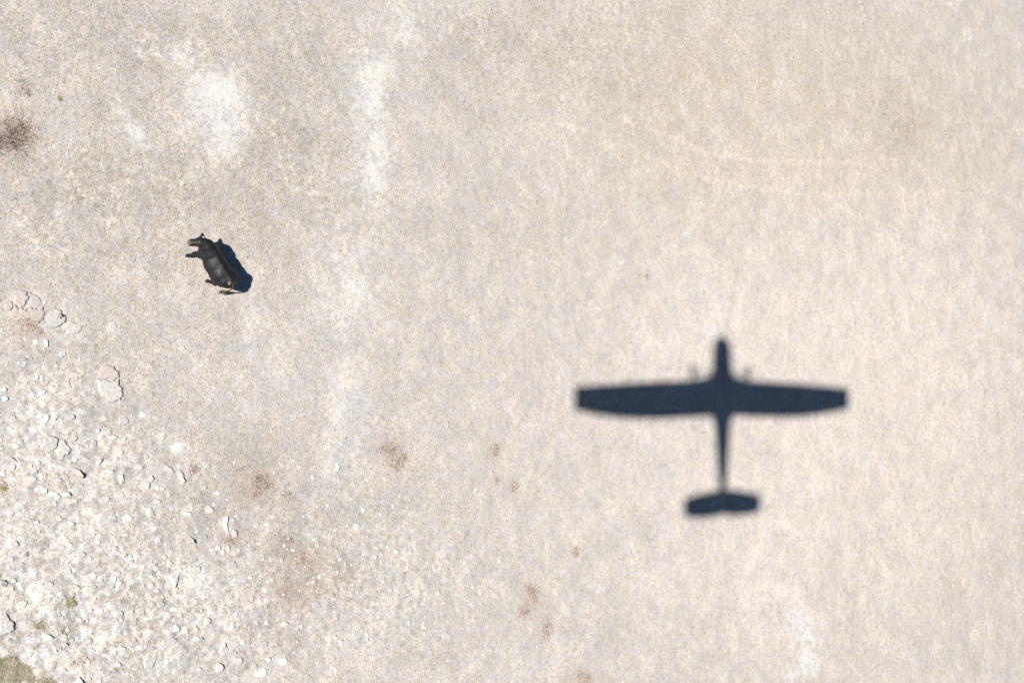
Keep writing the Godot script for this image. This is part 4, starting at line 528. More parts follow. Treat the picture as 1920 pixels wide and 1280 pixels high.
	["p", -5.55, -7.80, 0.78, 0.64, 0.31, 0.19],
	["p", -5.90, -6.93, 0.72, 0.63, -0.23, 0.08],
	["p", -5.55, -6.12, 0.81, 0.63, 0.31, 0.18],
	["p", -6.01, -5.25, 0.80, 0.63, -0.02, 0.22],
	["p", -5.65, -4.44, 0.79, 0.63, -0.27, 0.12],
	["p", -5.94, -3.59, 0.68, 0.63, 0.20, 0.18],
	["p", -5.85, -2.76, 0.71, 0.63, 0.14, 0.08],
	["p", -5.91, -1.93, 0.76, 0.63, -0.23, 0.26],
	["p", -6.32, -1.09, 0.70, 0.62, 0.15, 0.21],
	["p", -6.36, -0.27, 0.72, 0.62, -0.08, 0.15],
	["p", -6.49, 0.55, 0.56, 0.62, 0.15, 0.18],
	["p", -6.60, 1.37, 0.53, 0.62, 0.30, 0.10],
	["p", -6.57, 2.18, 0.74, 0.61, 0.06, 0.19],
	["p", -6.50, 3.00, 0.79, 0.61, -0.13, 0.12],
	["p", -6.56, 3.81, 0.59, 0.61, 0.05, 0.17],
	["p", -6.70, 4.61, 0.61, 0.61, 0.21, 0.10],
	["t", 2.81, -8.28, 0.61, 0.14, 0.19, 0.50],
	["t", 3.48, -8.25, 0.62, 0.15, 0.19, 0.50],
	["t", 4.16, -8.22, 0.63, 0.15, 0.19, 0.50],
	["t", 4.86, -8.18, 0.64, 0.15, 0.19, 0.50],
	["t", 5.50, -8.01, 0.65, 0.15, 0.66, 0.50],
	["t", 6.11, -7.70, 0.66, 0.15, 0.66, 0.50],
	["t", 6.79, -7.46, 0.67, 0.15, 0.39, 0.50],
	["t", 7.55, -7.29, 0.68, 0.15, 0.39, 0.50],
	["t", 8.27, -7.15, 0.69, 0.15, 0.31, 0.50],
	["t", 8.93, -7.04, 0.70, 0.15, 0.31, 0.50],
	["t", 9.61, -6.93, 0.71, 0.16, 0.31, 0.50],
	["t", 10.32, -6.86, 0.72, 0.16, 0.20, 0.50],
	["t", 11.07, -6.81, 0.73, 0.16, 0.20, 0.50],
	["t", 11.83, -6.76, 0.74, 0.16, 0.20, 0.50],
	["t", 12.61, -6.71, 0.75, 0.16, 0.20, 0.50],
	["t", 13.39, -6.68, 0.77, 0.16, 0.10, 0.50],
	["t", 14.19, -6.69, 0.78, 0.16, 0.10, 0.50],
	["t", 15.00, -6.70, 0.79, 0.16, 0.10, 0.50],
	["t", 15.83, -6.70, 0.80, 0.17, 0.10, 0.50],
	["t", 16.68, -6.74, 0.82, 0.17, 0.00, 0.50],
	["t", 17.57, -6.81, 0.83, 0.17, 0.00, 0.50],
	["t", 18.48, -6.88, 0.85, 0.17, 0.00, 0.50],
	["t", 19.40, -6.95, 0.86, 0.17, 0.00, 0.50],
	["t", 20.34, -7.03, 0.88, 0.17, 0.00, 0.50],
	["t", 21.26, -7.11, 0.89, 0.17, -0.03, 0.50],
	["t", 22.16, -7.20, 0.91, 0.18, -0.03, 0.50],
	["t", 23.08, -7.29, 0.92, 0.18, -0.03, 0.50],
	["t", 24.01, -7.39, 0.94, 0.18, -0.03, 0.50],
	["t", 24.96, -7.48, 0.95, 0.18, -0.03, 0.50],
	["t", 25.93, -7.58, 0.97, 0.18, -0.03, 0.50],
	["t", 5.31, -8.88, 0.65, 0.15, 0.33, 0.50],
	["t", 6.03, -8.76, 0.66, 0.15, 0.33, 0.50],
	["t", 6.76, -8.64, 0.67, 0.15, 0.33, 0.50],
	["t", 7.48, -8.51, 0.68, 0.15, 0.38, 0.50],
	["t", 8.18, -8.37, 0.69, 0.15, 0.38, 0.50],
	["t", 8.90, -8.22, 0.70, 0.15, 0.38, 0.50],
	["t", 9.62, -8.07, 0.71, 0.16, 0.38, 0.50],
	["t", 10.36, -7.98, 0.72, 0.16, 0.17, 0.50],
	["t", 11.11, -7.96, 0.73, 0.16, 0.17, 0.50],
	["t", 11.87, -7.93, 0.74, 0.16, 0.17, 0.50],
	["t", 12.65, -7.90, 0.76, 0.16, 0.17, 0.50],
	["t", 13.39, -7.92, 0.77, 0.16, 0.01, 0.50],
	["t", 14.10, -7.98, 0.78, 0.16, 0.01, 0.50],
	["t", 14.82, -8.04, 0.79, 0.16, 0.01, 0.50],
	["t", 15.56, -8.10, 0.80, 0.17, 0.01, 0.50],
	["t", 16.30, -8.16, 0.81, 0.17, 0.01, 0.50],
	["t", 17.05, -8.22, 0.82, 0.17, 0.01, 0.50],
	["t", 17.82, -8.29, 0.84, 0.17, 0.01, 0.50],
	["t", 18.60, -8.35, 0.85, 0.17, 0.01, 0.50],
	["t", 19.39, -8.42, 0.86, 0.17, 0.01, 0.50],
]

# ---------------------------------------------------------------- helpers
func numbered(called: String) -> String:
	if not has_node(NodePath(called)):
		return called
	var i := 1
	while has_node(NodePath("%s_%03d" % [called, i])):
		i += 1
	return "%s_%03d" % [called, i]

func tag(o: Node3D, label: String, category: String, group := "") -> void:
	o.set_meta("label", label)
	o.set_meta("category", category)
	if group != "":
		o.set_meta("group", group)

func thing(called: String, label: String, category: String, at: Vector3, group := "") -> Node3D:
	var o := Node3D.new()
	o.name = numbered(called)
	add_child(o)
	o.position = at
	tag(o, label, category, group)
	return o

func part(called: String, mesh: Mesh, m: Material, parent: Node3D) -> MeshInstance3D:
	var o := MeshInstance3D.new()
	o.name = called
	o.mesh = mesh
	if m:
		o.material_override = m
	parent.add_child(o, true)
	return o

func noise(seed_: int, freq: float, octaves := 3) -> FastNoiseLite:
	var n := FastNoiseLite.new()
	n.seed = seed_
	n.noise_type = FastNoiseLite.TYPE_SIMPLEX_SMOOTH
	n.frequency = freq
	n.fractal_octaves = octaves
	return n

func lin(r: float, g: float, b: float) -> Color:
	return Color(r, g, b).linear_to_srgb()

func sample(a: PackedFloat32Array, x: float, z: float) -> float:
	var u := int((x - X0) / SX * MW)
	var v := int((z - Z0) / SZ * MH)
	if u < 0 or v < 0 or u >= MW or v >= MH:
		return 0.0
	return a[v * MW + u]

func ground_y(x: float, z: float) -> float:
	var s := sample(zone["s"], x, z)
	var inside := clampf(minf(minf(x - X0, X0 + SX - x), minf(z - Z0, Z0 + SZ - z)) / 2.0, 0.0, 1.0)
	return (n_roll.get_noise_2d(x, z) * 0.10 + n_lump.get_noise_2d(x, z) * (0.028 + 0.03 * s) + n_clod.get_noise_2d(x, z) * (0.010 + 0.022 * s)) * inside

func tube(st: SurfaceTool, a: Vector3, b: Vector3, ra: float, rb: float, sides: int) -> void:
	var d := (b - a).normalized()
	var u := d.cross(Vector3.UP if absf(d.y) < 0.9 else Vector3.RIGHT).normalized()
	var w := d.cross(u)
	for i in sides:
		var t0 := TAU * i / sides
		var t1 := TAU * (i + 1) / sides
		var e0 := u * cos(t0) + w * sin(t0)
		var e1 := u * cos(t1) + w * sin(t1)
		for p in [a + e0 * ra, b + e0 * rb, b + e1 * rb, a + e0 * ra, b + e1 * rb, a + e1 * ra]:
			st.add_vertex(p)

# ---------------------------------------------------------------- soil zones
func paint_zones() -> void:
	for k in ["p", "d", "w", "g", "r", "s", "l", "t"]:
		var a := PackedFloat32Array()
		a.resize(MW * MH)
		zone[k] = a
	bare.resize(MW * MH)
	for e in ZONES:
		var a: PackedFloat32Array = zone[e[0]]
		var cx: float = e[1]
		var cz: float = e[2]
		var rx: float = e[3]
		var rz: float = e[4]
		var ca := cos(e[5])
		var sa := sin(e[5])
		var st: float = e[6]
		var reach := maxf(rx, rz) * 1.7
		var u0 := maxi(0, int((cx - reach - X0) / SX * MW))
		var u1 := mini(MW - 1, int((cx + reach - X0) / SX * MW))
		var v0 := maxi(0, int((cz - reach - Z0) / SZ * MH))
		var v1 := mini(MH - 1, int((cz + reach - Z0) / SZ * MH))
		for v in range(v0, v1 + 1):
			var dz := (v + 0.5) / MH * SZ + Z0 - cz
			for u in range(u0, u1 + 1):
				var dx := (u + 0.5) / MW * SX + X0 - cx
				var p := (dx * ca + dz * sa) / rx
				var q := (dz * ca - dx * sa) / rz
				var d := p * p + q * q
				if d < 2.9:
					a[v * MW + u] = minf(1.4, a[v * MW + u] + st * exp(-d * 1.1))
		zone[e[0]] = a
	for s in STONES:
		var r: float = s[4] * (0.72 if s[0] == "slab" else 0.95)
		for v in range(maxi(0, int((s[2] - r - Z0) / SZ * MH)), mini(MH - 1, int((s[2] + r - Z0) / SZ * MH)) + 1):
			for u in range(maxi(0, int((s[1] - r - X0) / SX * MW)), mini(MW - 1, int((s[1] + r - X0) / SX * MW)) + 1):
				bare[v * MW + u] = 1.0

func big(k: String) -> PackedFloat32Array:
	var im := Image.create_from_data(MW, MH, false, Image.FORMAT_RF, (zone[k] as PackedFloat32Array).to_byte_array())
	im.resize(TW, TH, Image.INTERPOLATE_BILINEAR)
	return im.get_data().to_float32_array()

func layer(seed_: int, metres: float, octaves := 3) -> PackedByteArray:
	var n := noise(seed_, SX / TW / metres, octaves)
	var im := n.get_image(TW, TH, false, false, true)
	im.convert(Image.FORMAT_L8)
	return im.get_data()

func cell_layer(seed_: int, metres: float) -> PackedByteArray:
	var n := noise(seed_, SX / TW / metres, 1)
	n.noise_type = FastNoiseLite.TYPE_CELLULAR
	n.fractal_type = FastNoiseLite.FRACTAL_NONE
	n.cellular_return_type = FastNoiseLite.RETURN_CELL_VALUE
	n.cellular_jitter = 1.0
	var im := n.get_image(TW, TH, false, false, true)
	im.convert(Image.FORMAT_L8)
	return im.get_data()

func to_srgb_table() -> PackedByteArray:
	var t := PackedByteArray()
	t.resize(1024)
	for i in 1024:
		t[i] = int(clampf(Color(i / 1023.0, 0, 0).linear_to_srgb().r * 255.0 + 0.5, 0.0, 255.0))
	return t

func ground_texture() -> Array:
	var p := big("p")
	var d := big("d")
	var w := big("w")
	var g := big("g")
	var r := big("r")
	var s := big("s")
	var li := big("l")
	var tr := big("t")
	var na := layer(11, 1.6, 4)      # broad mottling
	var nb := layer(12, 0.34, 3)     # tussock-sized
	var nc := layer(13, 0.065, 2)     # clods, straws
	var nd := layer(14, 0.62, 3)     # tint
	var ne := layer(15, 0.14, 2)     # fine tint
	var chips := cell_layer(16, 0.085)   # crushed rock
	var table := to_srgb_table()
	var out := PackedByteArray()
	out.resize(TW * TH * 3)
	var bump := PackedByteArray()
	bump.resize(TW * TH)
	var seed_ := 12345
	for i in TW * TH:
		seed_ = (seed_ * 1103515245 + 12345) & 0x7fffffff
		var grain := float((seed_ >> 12) & 255) / 255.0 - 0.5
		var a := na[i] / 255.0 - 0.5
		var b := nb[i] / 255.0 - 0.5
		var c := nc[i] / 255.0 - 0.5
		var tint := (nd[i] / 255.0 - 0.5) * 0.6 + (ne[i] / 255.0 - 0.5) * 0.8
		# dry turf over pale clay
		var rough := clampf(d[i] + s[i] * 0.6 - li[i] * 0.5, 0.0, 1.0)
		var l := 1.0 + a * 0.15 + b * (0.09 + 0.34 * rough) + c * (0.10 + 0.32 * rough) + grain * (0.11 + 0.16 * rough)
		var turf := 1.0 - 0.19 * d[i] * (0.75 + b * 1.2)
		var R := 0.455 * turf
		var G := (0.424 - 0.002 * d[i]) * turf
		var B := (0.391 - 0.014 * d[i]) * turf
		# paler, pinkish clay between the straw, plus painted brightness opposite the sun
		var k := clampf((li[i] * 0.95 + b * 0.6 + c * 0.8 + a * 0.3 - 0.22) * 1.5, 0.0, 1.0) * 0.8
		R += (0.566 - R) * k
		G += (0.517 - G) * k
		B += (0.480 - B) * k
		# pressed straw along old wheel tracks
		k = clampf((tr[i] * 1.1 + b * 1.1 + c * 0.8 - 0.30) * 1.4, 0.0, 1.0) * clampf(tr[i] * 2.0, 0.0, 1.0) * 0.85
		R += (0.560 - R) * k
		G += (0.513 - G) * k
		B += (0.462 - B) * k
		# thin places where brown litter shows
		k = clampf((d[i] * 0.35 + s[i] * 0.1 - b * 1.3 - c * 1.3 - 0.42) * 1.7, 0.0, 1.0) * 0.5
		R += (0.325 - R) * k
		G += (0.285 - G) * k
		B += (0.240 - B) * k
		# straw-coloured turf
		var y := w[i] * (0.5 + b * 0.5)
		R += 0.040 * y
		G += 0.012 * y
		B -= 0.024 * y
		# bare pale clay with ragged edges
		k = clampf((p[i] * 1.12 + a * 0.9 + b * 1.7 + c * 2.4 + grain * 0.6 - 0.52) * 2.6, 0.0, 1.0)
		var kk := k * 0.75
		R += (0.575 - R) * kk
		G += (0.556 - G) * kk
		B += (0.530 - B) * kk
		# pale rubble
		var chip := chips[i] / 255.0 - 0.5
		k = clampf((s[i] * 0.30 + chip * 1.0 + c * 0.5 + b * 1.0 + a * 0.6 - 0.50) * 3.0, 0.0, 1.0) * 0.72
		R += (0.56 - R) * k
		G += (0.538 - G) * k
		B += (0.51 - B) * k
		k = clampf((s[i] * 0.40 - chip * 0.7 - c * 0.9 - b * 0.9 - a * 0.6 - 0.45) * 2.0, 0.0, 1.0) * 0.6
		R += (0.33 - R) * k
		G += (0.285 - G) * k
		B += (0.235 - B) * k
		# withered reddish litter
		k = clampf((r[i] * 1.0 + b * 1.3 + c * 1.5 - 0.38) * 1.6, 0.0, 1.0) * 0.52
		R += (0.34 - R) * k
		G += (0.225 - G) * k
		B += (0.175 - B) * k
		# live grass
		k = clampf((g[i] + b * 1.8 + c * 1.4 + a * 0.8 - 0.60) * 1.4, 0.0, 1.0) * 0.65
		R += (0.40 - R) * k
		G += (0.37 - G) * k
		B += (0.265 - B) * k
		l = clampf(l, 0.55, 1.45)
		var hue := float((seed_ >> 20) & 255) / 255.0 - 0.5
		tint += hue * 0.3 + a * 0.3
		var rose := (ne[i] / 255.0 - 0.5) * 0.5 + (float((seed_ >> 6) & 255) / 255.0 - 0.5) * 0.2 - (nd[i] / 255.0 - 0.5) * 0.3
		G *= 1.0 - rose * 0.07
		R *= l * (1.0 + tint * 0.12)
		G *= l
		B *= l * (1.0 - tint * 0.20)
		out[i * 3] = table[int(clampf(R, 0.0, 0.95) * 1023.0)]
		out[i * 3 + 1] = table[int(clampf(G, 0.0, 0.95) * 1023.0)]
		out[i * 3 + 2] = table[int(clampf(B, 0.0, 0.95) * 1023.0)]
		bump[i] = int(clampf(0.5 + c * 0.5 + grain * 0.16 + b * 0.2, 0.0, 1.0) * 255.0)
	var im := Image.create_from_data(TW, TH, false, Image.FORMAT_RGB8, out)
	var h := Image.create_from_data(TW, TH, false, Image.FORMAT_L8, bump)
	h.convert(Image.FORMAT_RGBA8)
	h.bump_map_to_normal_map(1.6)
	return [ImageTexture.create_from_image(im), ImageTexture.create_from_image(h)]

func mottle(seed_: int, freq: float, lo: Color, hi: Color) -> ImageTexture:
	var im := noise(seed_, freq, 4).get_seamless_image(256, 256)
	im.convert(Image.FORMAT_RGB8)
	for y in 256:
		for x in 256:
			im.set_pixel(x, y, lo.lerp(hi, im.get_pixel(x, y).r))
	return ImageTexture.create_from_image(im)

# ---------------------------------------------------------------- the ground
func build_ground() -> void:
	var nx := 700
	var nz := 494
	var vs := PackedVector3Array()
	var ns := PackedVector3Array()
	var uv := PackedVector2Array()
	var ts := PackedFloat32Array()
	var ix := PackedInt32Array()
	vs.resize((nx + 1) * (nz + 1))
	ns.resize(vs.size())
	uv.resize(vs.size())
	ts.resize(vs.size() * 4)
	for j in nz + 1:
		for i in nx + 1:
			var x := X0 + SX * i / nx
			var z := Z0 + SZ * j / nz
			var q := j * (nx + 1) + i
			vs[q] = Vector3(x, ground_y(x, z), z)
			uv[q] = Vector2(float(i) / nx, float(j) / nz)
			ts[q * 4] = 1.0
			ts[q * 4 + 3] = 1.0
	for j in nz + 1:
		for i in nx + 1:
			var q := j * (nx + 1) + i
			var l := vs[q - (1 if i > 0 else 0)]
			var r := vs[q + (1 if i < nx else 0)]
			var u := vs[q - (nx + 1 if j > 0 else 0)]
			var d := vs[q + (nx + 1 if j < nz else 0)]
			ns[q] = (d - u).cross(r - l).normalized()
	ix.resize(nx * nz * 6)
	var k := 0
	for j in nz:
		for i in nx:
			var a := j * (nx + 1) + i
			var c := a + nx + 1
			for v in [a, a + 1, c + 1, a, c + 1, c]:
				ix[k] = v
				k += 1
	var arr := []
	arr.resize(Mesh.ARRAY_MAX)
	arr[Mesh.ARRAY_VERTEX] = vs
	arr[Mesh.ARRAY_NORMAL] = ns
	arr[Mesh.ARRAY_TANGENT] = ts
	arr[Mesh.ARRAY_TEX_UV] = uv
	arr[Mesh.ARRAY_INDEX] = ix
	var am := ArrayMesh.new()
	am.add_surface_from_arrays(Mesh.PRIMITIVE_TRIANGLES, arr)
	var tex := ground_texture()
	var m := StandardMaterial3D.new()
	m.albedo_texture = tex[0]
	m.normal_enabled = true
	m.normal_texture = tex[1]
	m.normal_scale = 0.9
	m.roughness = 1.0
	m.metallic_specular = 0.1
	am.surface_set_material(0, m)
	# the plain goes on to the horizon round the surveyed part
	var st := SurfaceTool.new()
	st.begin(Mesh.PRIMITIVE_TRIANGLES)
	st.set_normal(Vector3.UP)
	var f := 4000.0
	for r in [[-f, -f, f, Z0], [-f, Z0 + SZ, f, f], [-f, Z0, X0, Z0 + SZ], [X0 + SX, Z0, f, Z0 + SZ]]:
		for p in [[0, 1], [2, 1], [2, 3], [0, 1], [2, 3], [0, 3]]:
			st.add_vertex(Vector3(r[p[0]], 0.0, r[p[1]]))
	st.commit(am)
	var far := StandardMaterial3D.new()
	far.albedo_texture = mottle(41, 0.02, lin(0.36, 0.33, 0.29), lin(0.53, 0.49, 0.44))
	far.uv1_triplanar = true
	far.uv1_world_triplanar = true
	far.uv1_scale = Vector3.ONE * 0.11
	far.roughness = 1.0
	far.metallic_specular = 0.1
	am.surface_set_material(1, far)
	var o := part("ground", am, null, self)
	o.set_meta("kind", "structure")
	o.set_meta("label", "pale dry pasture of clay, short straw and white rubble")

# ---------------------------------------------------------------- grass and gravel
func tuft_mesh(blades: int, length: float, width: float, lie: float) -> ArrayMesh:
	var st := SurfaceTool.new()
	st.begin(Mesh.PRIMITIVE_TRIANGLES)
	for b in blades:
		var t := rng.randf() * TAU
		var o := Vector3(rng.randf_range(-0.04, 0.04), -0.005, rng.randf_range(-0.04, 0.04))
		var out := Vector3(cos(t), 0, sin(t))
		var side := Vector3(-sin(t), 0, cos(t)) * width * rng.randf_range(0.6, 1.3)
		var l := length * rng.randf_range(0.5, 1.25)
		var up := l * rng.randf_range(1.0 - lie, 1.15 - lie)
		var mid := o + out * l * 0.45 + Vector3.UP * up
		var tip := o + out * l + Vector3.UP * up * rng.randf_range(0.4, 1.1)
		var shade := rng.randf_range(0.82, 1.1)
		st.set_color(Color(shade, shade * rng.randf_range(0.96, 1.01), shade * rng.randf_range(0.88, 1.02)))
		for p in [o - side * 0.5, mid - side * 0.5, mid + side * 0.5, o - side * 0.5, mid + side * 0.5, o + side * 0.5, mid - side * 0.5, tip, mid + side * 0.5]:
			st.add_vertex(p)
	st.generate_normals()
	return st.commit()

func scatter(called: String, mesh: Mesh, m: Material, buffer: PackedFloat32Array, count: int, label: String, category: String) -> void:
	var mm := MultiMesh.new()
	mm.transform_format = MultiMesh.TRANSFORM_3D
	mm.use_colors = true
	mm.mesh = mesh
	mm.instance_count = count
	mm.buffer = buffer
	var o := MultiMeshInstance3D.new()
	o.name = called
	o.multimesh = mm
	o.material_override = m
	add_child(o)
	o.set_meta("kind", "stuff")
	o.set_meta("label", label)
	o.set_meta("category", category)

func put(buf: PackedFloat32Array, k: int, at: Vector3, b: Basis, c: Color) -> void:
	var i := k * 16
	buf[i] = b.x.x; buf[i + 1] = b.y.x; buf[i + 2] = b.z.x; buf[i + 3] = at.x
	buf[i + 4] = b.x.y; buf[i + 5] = b.y.y; buf[i + 6] = b.z.y; buf[i + 7] = at.y
	buf[i + 8] = b.x.z; buf[i + 9] = b.y.z; buf[i + 10] = b.z.z; buf[i + 11] = at.z
	buf[i + 12] = c.r; buf[i + 13] = c.g; buf[i + 14] = c.b; buf[i + 15] = 1.0

func leaf_material() -> StandardMaterial3D:
	var m := StandardMaterial3D.new()
	m.vertex_color_use_as_albedo = true
	m.roughness = 0.95
	m.metallic_specular = 0.15
	m.cull_mode = BaseMaterial3D.CULL_DISABLED
	return m

func in_view(x: float, z: float) -> bool:
	# the part of the pasture in the picture and a few metres round it
	var t := (x + 18.0) / 50.0
	return x > -20.5 and x < 35.0 and z > -12.6 - 8.6 * t and z < 12.8 + 6.6 * t

func build_grass() -> void:
	var clump := noise(71, 0.55, 3)
	var hue := noise(72, 1.3, 2)
	var mesh := tuft_mesh(7, 0.08, 0.006, 0.66)
	var want := 300000
	var buf := PackedFloat32Array()
	buf.resize(want * 16)
	var n := 0
	var tries := 0
	var cells := 0.074
	var x := -20.5
	while x < 35.0 and n < want:
		var z := -21.5
		while z < 20.5 and n < want:
			var px := x + rng.randf() * cells
			var pz := z + rng.randf() * cells
			z += cells
			if not in_view(px, pz):
				continue
			var p := sample(zone["p"], px, pz)
			var s := sample(zone["s"], px, pz)
			var g := sample(zone["g"], px, pz)
			var keep := 0.74 + clump.get_noise_2d(px, pz) * 0.5 - p * 0.45 - s * 0.40
			if sample(bare, px, pz) > 0.5 or rng.randf() > keep:
				continue
			var w := sample(zone["w"], px, pz)
			var d := sample(zone["d"], px, pz)
			var h := hue.get_noise_2d(px, pz) + rng.randf_range(-0.45, 0.45)
			var l := rng.randf_range(0.91 - 0.10 * d, 1.08) * (1.0 - 0.14 * d)
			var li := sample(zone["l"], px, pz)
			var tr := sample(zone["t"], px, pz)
			var c := Color(0.510 + 0.07 * li + 0.03 * tr, 0.462 + 0.054 * li + 0.026 * tr, 0.424 + 0.052 * li + 0.02 * tr) * l  # right-hand blades lightened in colour for brightness opposite the sun; tracks paler
			c.r += 0.018 * h + 0.020 * w
			c.b -= 0.060 * h + 0.026 * w
			c.g -= 0.012 * rng.randf_range(-1.0, 1.0)
			if rng.randf() < 0.05:
				c = Color(0.42, 0.33, 0.23) * l
			elif rng.randf() < 0.03:
				c = Color(0.36, 0.345, 0.32) * l
			var sc := rng.randf_range(0.55, 1.2) * (1.0 + 0.25 * w) * (1.0 - 0.35 * minf(1.0, p))
			var b := Basis(Vector3.UP, rng.randf() * TAU).scaled(Vector3(sc, sc * rng.randf_range(0.5, 1.1), sc))
			put(buf, n, Vector3(px, ground_y(px, pz), pz), b, c)
			n += 1
		x += cells
	buf.resize(n * 16)
	print("grass tufts ", n)
	scatter("dry_grass", mesh, leaf_material(), buf, n, "short dry straw-coloured grass covering the pasture", "grass")
	# living grass in the corner by the rubble
	mesh = tuft_mesh(7, 0.13, 0.009, 0.5)
	buf = PackedFloat32Array()
	buf.resize(9000 * 16)
	n = 0
	for i in 200000:
		var px := rng.randf_range(-20.4, -14.0)
		var pz := rng.randf_range(6.0, 12.5)
		if sample(zone["g"], px, pz) < 0.3 or rng.randf() > (sample(zone["g"], px, pz) - 0.42 + clump.get_noise_2d(px * 2.0, pz * 2.0) * 1.1 - 0.1) * 0.75 or n >= 9000:
			continue
		var c := Color(0.34, 0.335, 0.19).lerp(Color(0.52, 0.475, 0.38), clampf(hue.get_noise_2d(px * 1.5, pz * 1.5) * 1.2 + 0.62 + rng.randf_range(-0.35, 0.35), 0.0, 1.0))
		var sc := rng.randf_range(0.6, 1.15)
		put(buf, n, Vector3(px, ground_y(px, pz), pz), Basis(Vector3.UP, rng.randf() * TAU).scaled(Vector3.ONE * sc), c)
		n += 1
	buf.resize(n * 16)
	print("green tufts ", n)
	scatter("green_grass", mesh, leaf_material(), buf, n, "olive green grass growing in the lower left corner", "grass")

func pebble_mesh() -> ArrayMesh:
	var st := SurfaceTool.new()
	st.begin(Mesh.PRIMITIVE_TRIANGLES)
	st.set_smooth_group(-1)
	var n := 5
	var low := []
	var top := []
	for i in n:
		var t := TAU * i / n + rng.randf_range(-0.45, 0.45)
		var e := Vector3(cos(t), 0, sin(t))
		low.append(e * rng.randf_range(0.7, 1.25) + Vector3(0, -0.3, 0))
		top.append(e * rng.randf_range(0.5, 0.85) + Vector3(0, rng.randf_range(0.35, 0.75), 0))
	var c := Vector3(0.05, 0.72, -0.05)
	for i in n:
		var j := (i + 1) % n
		for p in [low[i], top[i], top[j], low[i], top[j], low[j], top[i], c, top[j]]:
			st.add_vertex(p)
	st.generate_normals(false)
	return st.commit()

func build_gravel() -> void:
	var m := StandardMaterial3D.new()
	m.vertex_color_use_as_albedo = true
	m.roughness = 0.95
	m.metallic_specular = 0.2
	var patch := noise(81, 0.5, 3)
	var want := 34000
	var buf := PackedFloat32Array()
	buf.resize(want * 16)
	var n := 0
	for i in 900000:
		var px := rng.randf_range(-20.5, 35.0)
		var pz := rng.randf_range(-21.0, 20.0)
		var s := sample(zone["s"], px, pz)
		var dens := maxf(0.0, s * (0.75 + patch.get_noise_2d(px, pz) * 1.5)) + 0.0016
		if rng.randf() > dens * 0.22 or n >= want or not in_view(px, pz) or sample(bare, px, pz) > 0.5:
			continue
		var sz := 0.012 + 0.078 * pow(rng.randf(), 4.5)
		var tone := rng.randf()
		var c := Color(0.38, 0.345, 0.30).lerp(Color(0.60, 0.575, 0.535), tone) * rng.randf_range(0.85, 1.05)
		if rng.randf() < 0.06:
			c = Color(0.36, 0.28, 0.22)
		var b := Basis(Vector3.UP, rng.randf() * TAU) * Basis(Vector3.RIGHT, rng.randf_range(-0.22, 0.22))
		b = b * Basis.from_scale(Vector3(sz * rng.randf_range(0.8, 1.7), sz * rng.randf_range(0.22, 0.5), sz * rng.randf_range(0.6, 1.1)))
		put(buf, n, Vector3(px, ground_y(px, pz) + sz * 0.08, pz), b, c)
		n += 1
	buf.resize(n * 16)
	print("pebbles ", n)
	scatter("gravel", pebble_mesh(), m, buf, n, "small white and tan pebbles strewn over the stony ground", "gravel")

# ---------------------------------------------------------------- stones
func stone_material(col: Color) -> StandardMaterial3D:
	var key := "stone %.2f %.2f" % [col.r, col.b]
	if not mats.has(key):
		var m := StandardMaterial3D.new()
		m.albedo_texture = mottle(90 + mats.size(), 0.03, (col * 0.72).linear_to_srgb(), (col * 1.17).linear_to_srgb())
		m.uv1_triplanar = true
		m.uv1_world_triplanar = true
		m.uv1_scale = Vector3.ONE * 1.3
		m.roughness = 0.95
		m.metallic_specular = 0.2
		mats[key] = m
	return mats[key]

func stone_mesh(pts: Array, h: float, fine: bool) -> ArrayMesh:
	# a weathered block: buried foot, broken rim, uneven top
	var ring := []
	for i in pts.size():
		var a := Vector2(pts[i][0], pts[i][1])
		var b := Vector2(pts[(i + 1) % pts.size()][0], pts[(i + 1) % pts.size()][1])
		ring.append(a)
		var parts := 3 if fine else 2
		for k in range(1, parts):
			var q := a.lerp(b, float(k) / parts)
			ring.append(q + (b - a).orthogonal() * (rng.randf_range(-0.16, 0.12) if fine else rng.randf_range(-0.06, 0.06)))
	var n := ring.size()
	var rings := []
	var slope := Vector2(rng.randf_range(-1, 1), rng.randf_range(-1, 1)) * h * (0.35 if fine else 0.8)
	var size := 0.0
	for p in ring:
		size = maxf(size, p.length())
	var prof := [[1.08, -0.05, 0.0], [1.0, 0.45, 0.08], [0.88, 0.95, 0.10], [0.72, 1.0, 0.10], [0.45, 1.0, 0.10], [0.2, 1.0, 0.08]] if fine else [[1.0, -0.06, 0.0], [0.98, 0.4, 0.1], [0.78, 0.95, 0.2]]
	for pr in prof:
		var row := []
		for p in ring:
			var q: Vector2 = p * (pr[0] + rng.randf_range(-0.03, 0.03) * (1.0 if pr[0] > 0.9 else 2.5))
			var uneven: float = n_clod.get_noise_2d(q.x * 1.3 + h * 900.0, q.y * 1.3) * 1.4 if fine else rng.randf_range(-1.0, 1.0)
			var y: float = pr[1] if pr[1] < 0.0 else h * (pr[1] + uneven * pr[2]) + slope.dot(q / size) * pr[1]
			row.append(Vector3(q.x, y, q.y))
		rings.append(row)
	var st := SurfaceTool.new()
	st.begin(Mesh.PRIMITIVE_TRIANGLES)
	st.set_smooth_group(-1)
	for k in rings.size() - 1:
		for i in n:
			var j := (i + 1) % n
			for p in [rings[k][i], rings[k + 1][i], rings[k + 1][j], rings[k][i], rings[k + 1][j], rings[k][j]]:
				st.add_vertex(p)
	var top: Array = rings[rings.size() - 1]
	var c := Vector3.ZERO
	for p in top:
		c += p
	c = c / n + Vector3(0, h * 0.04, 0)
	for i in n:
		for p in [top[i], c, top[(i + 1) % n]]:
			st.add_vertex(p)
	st.generate_normals(false)
	return st.commit()

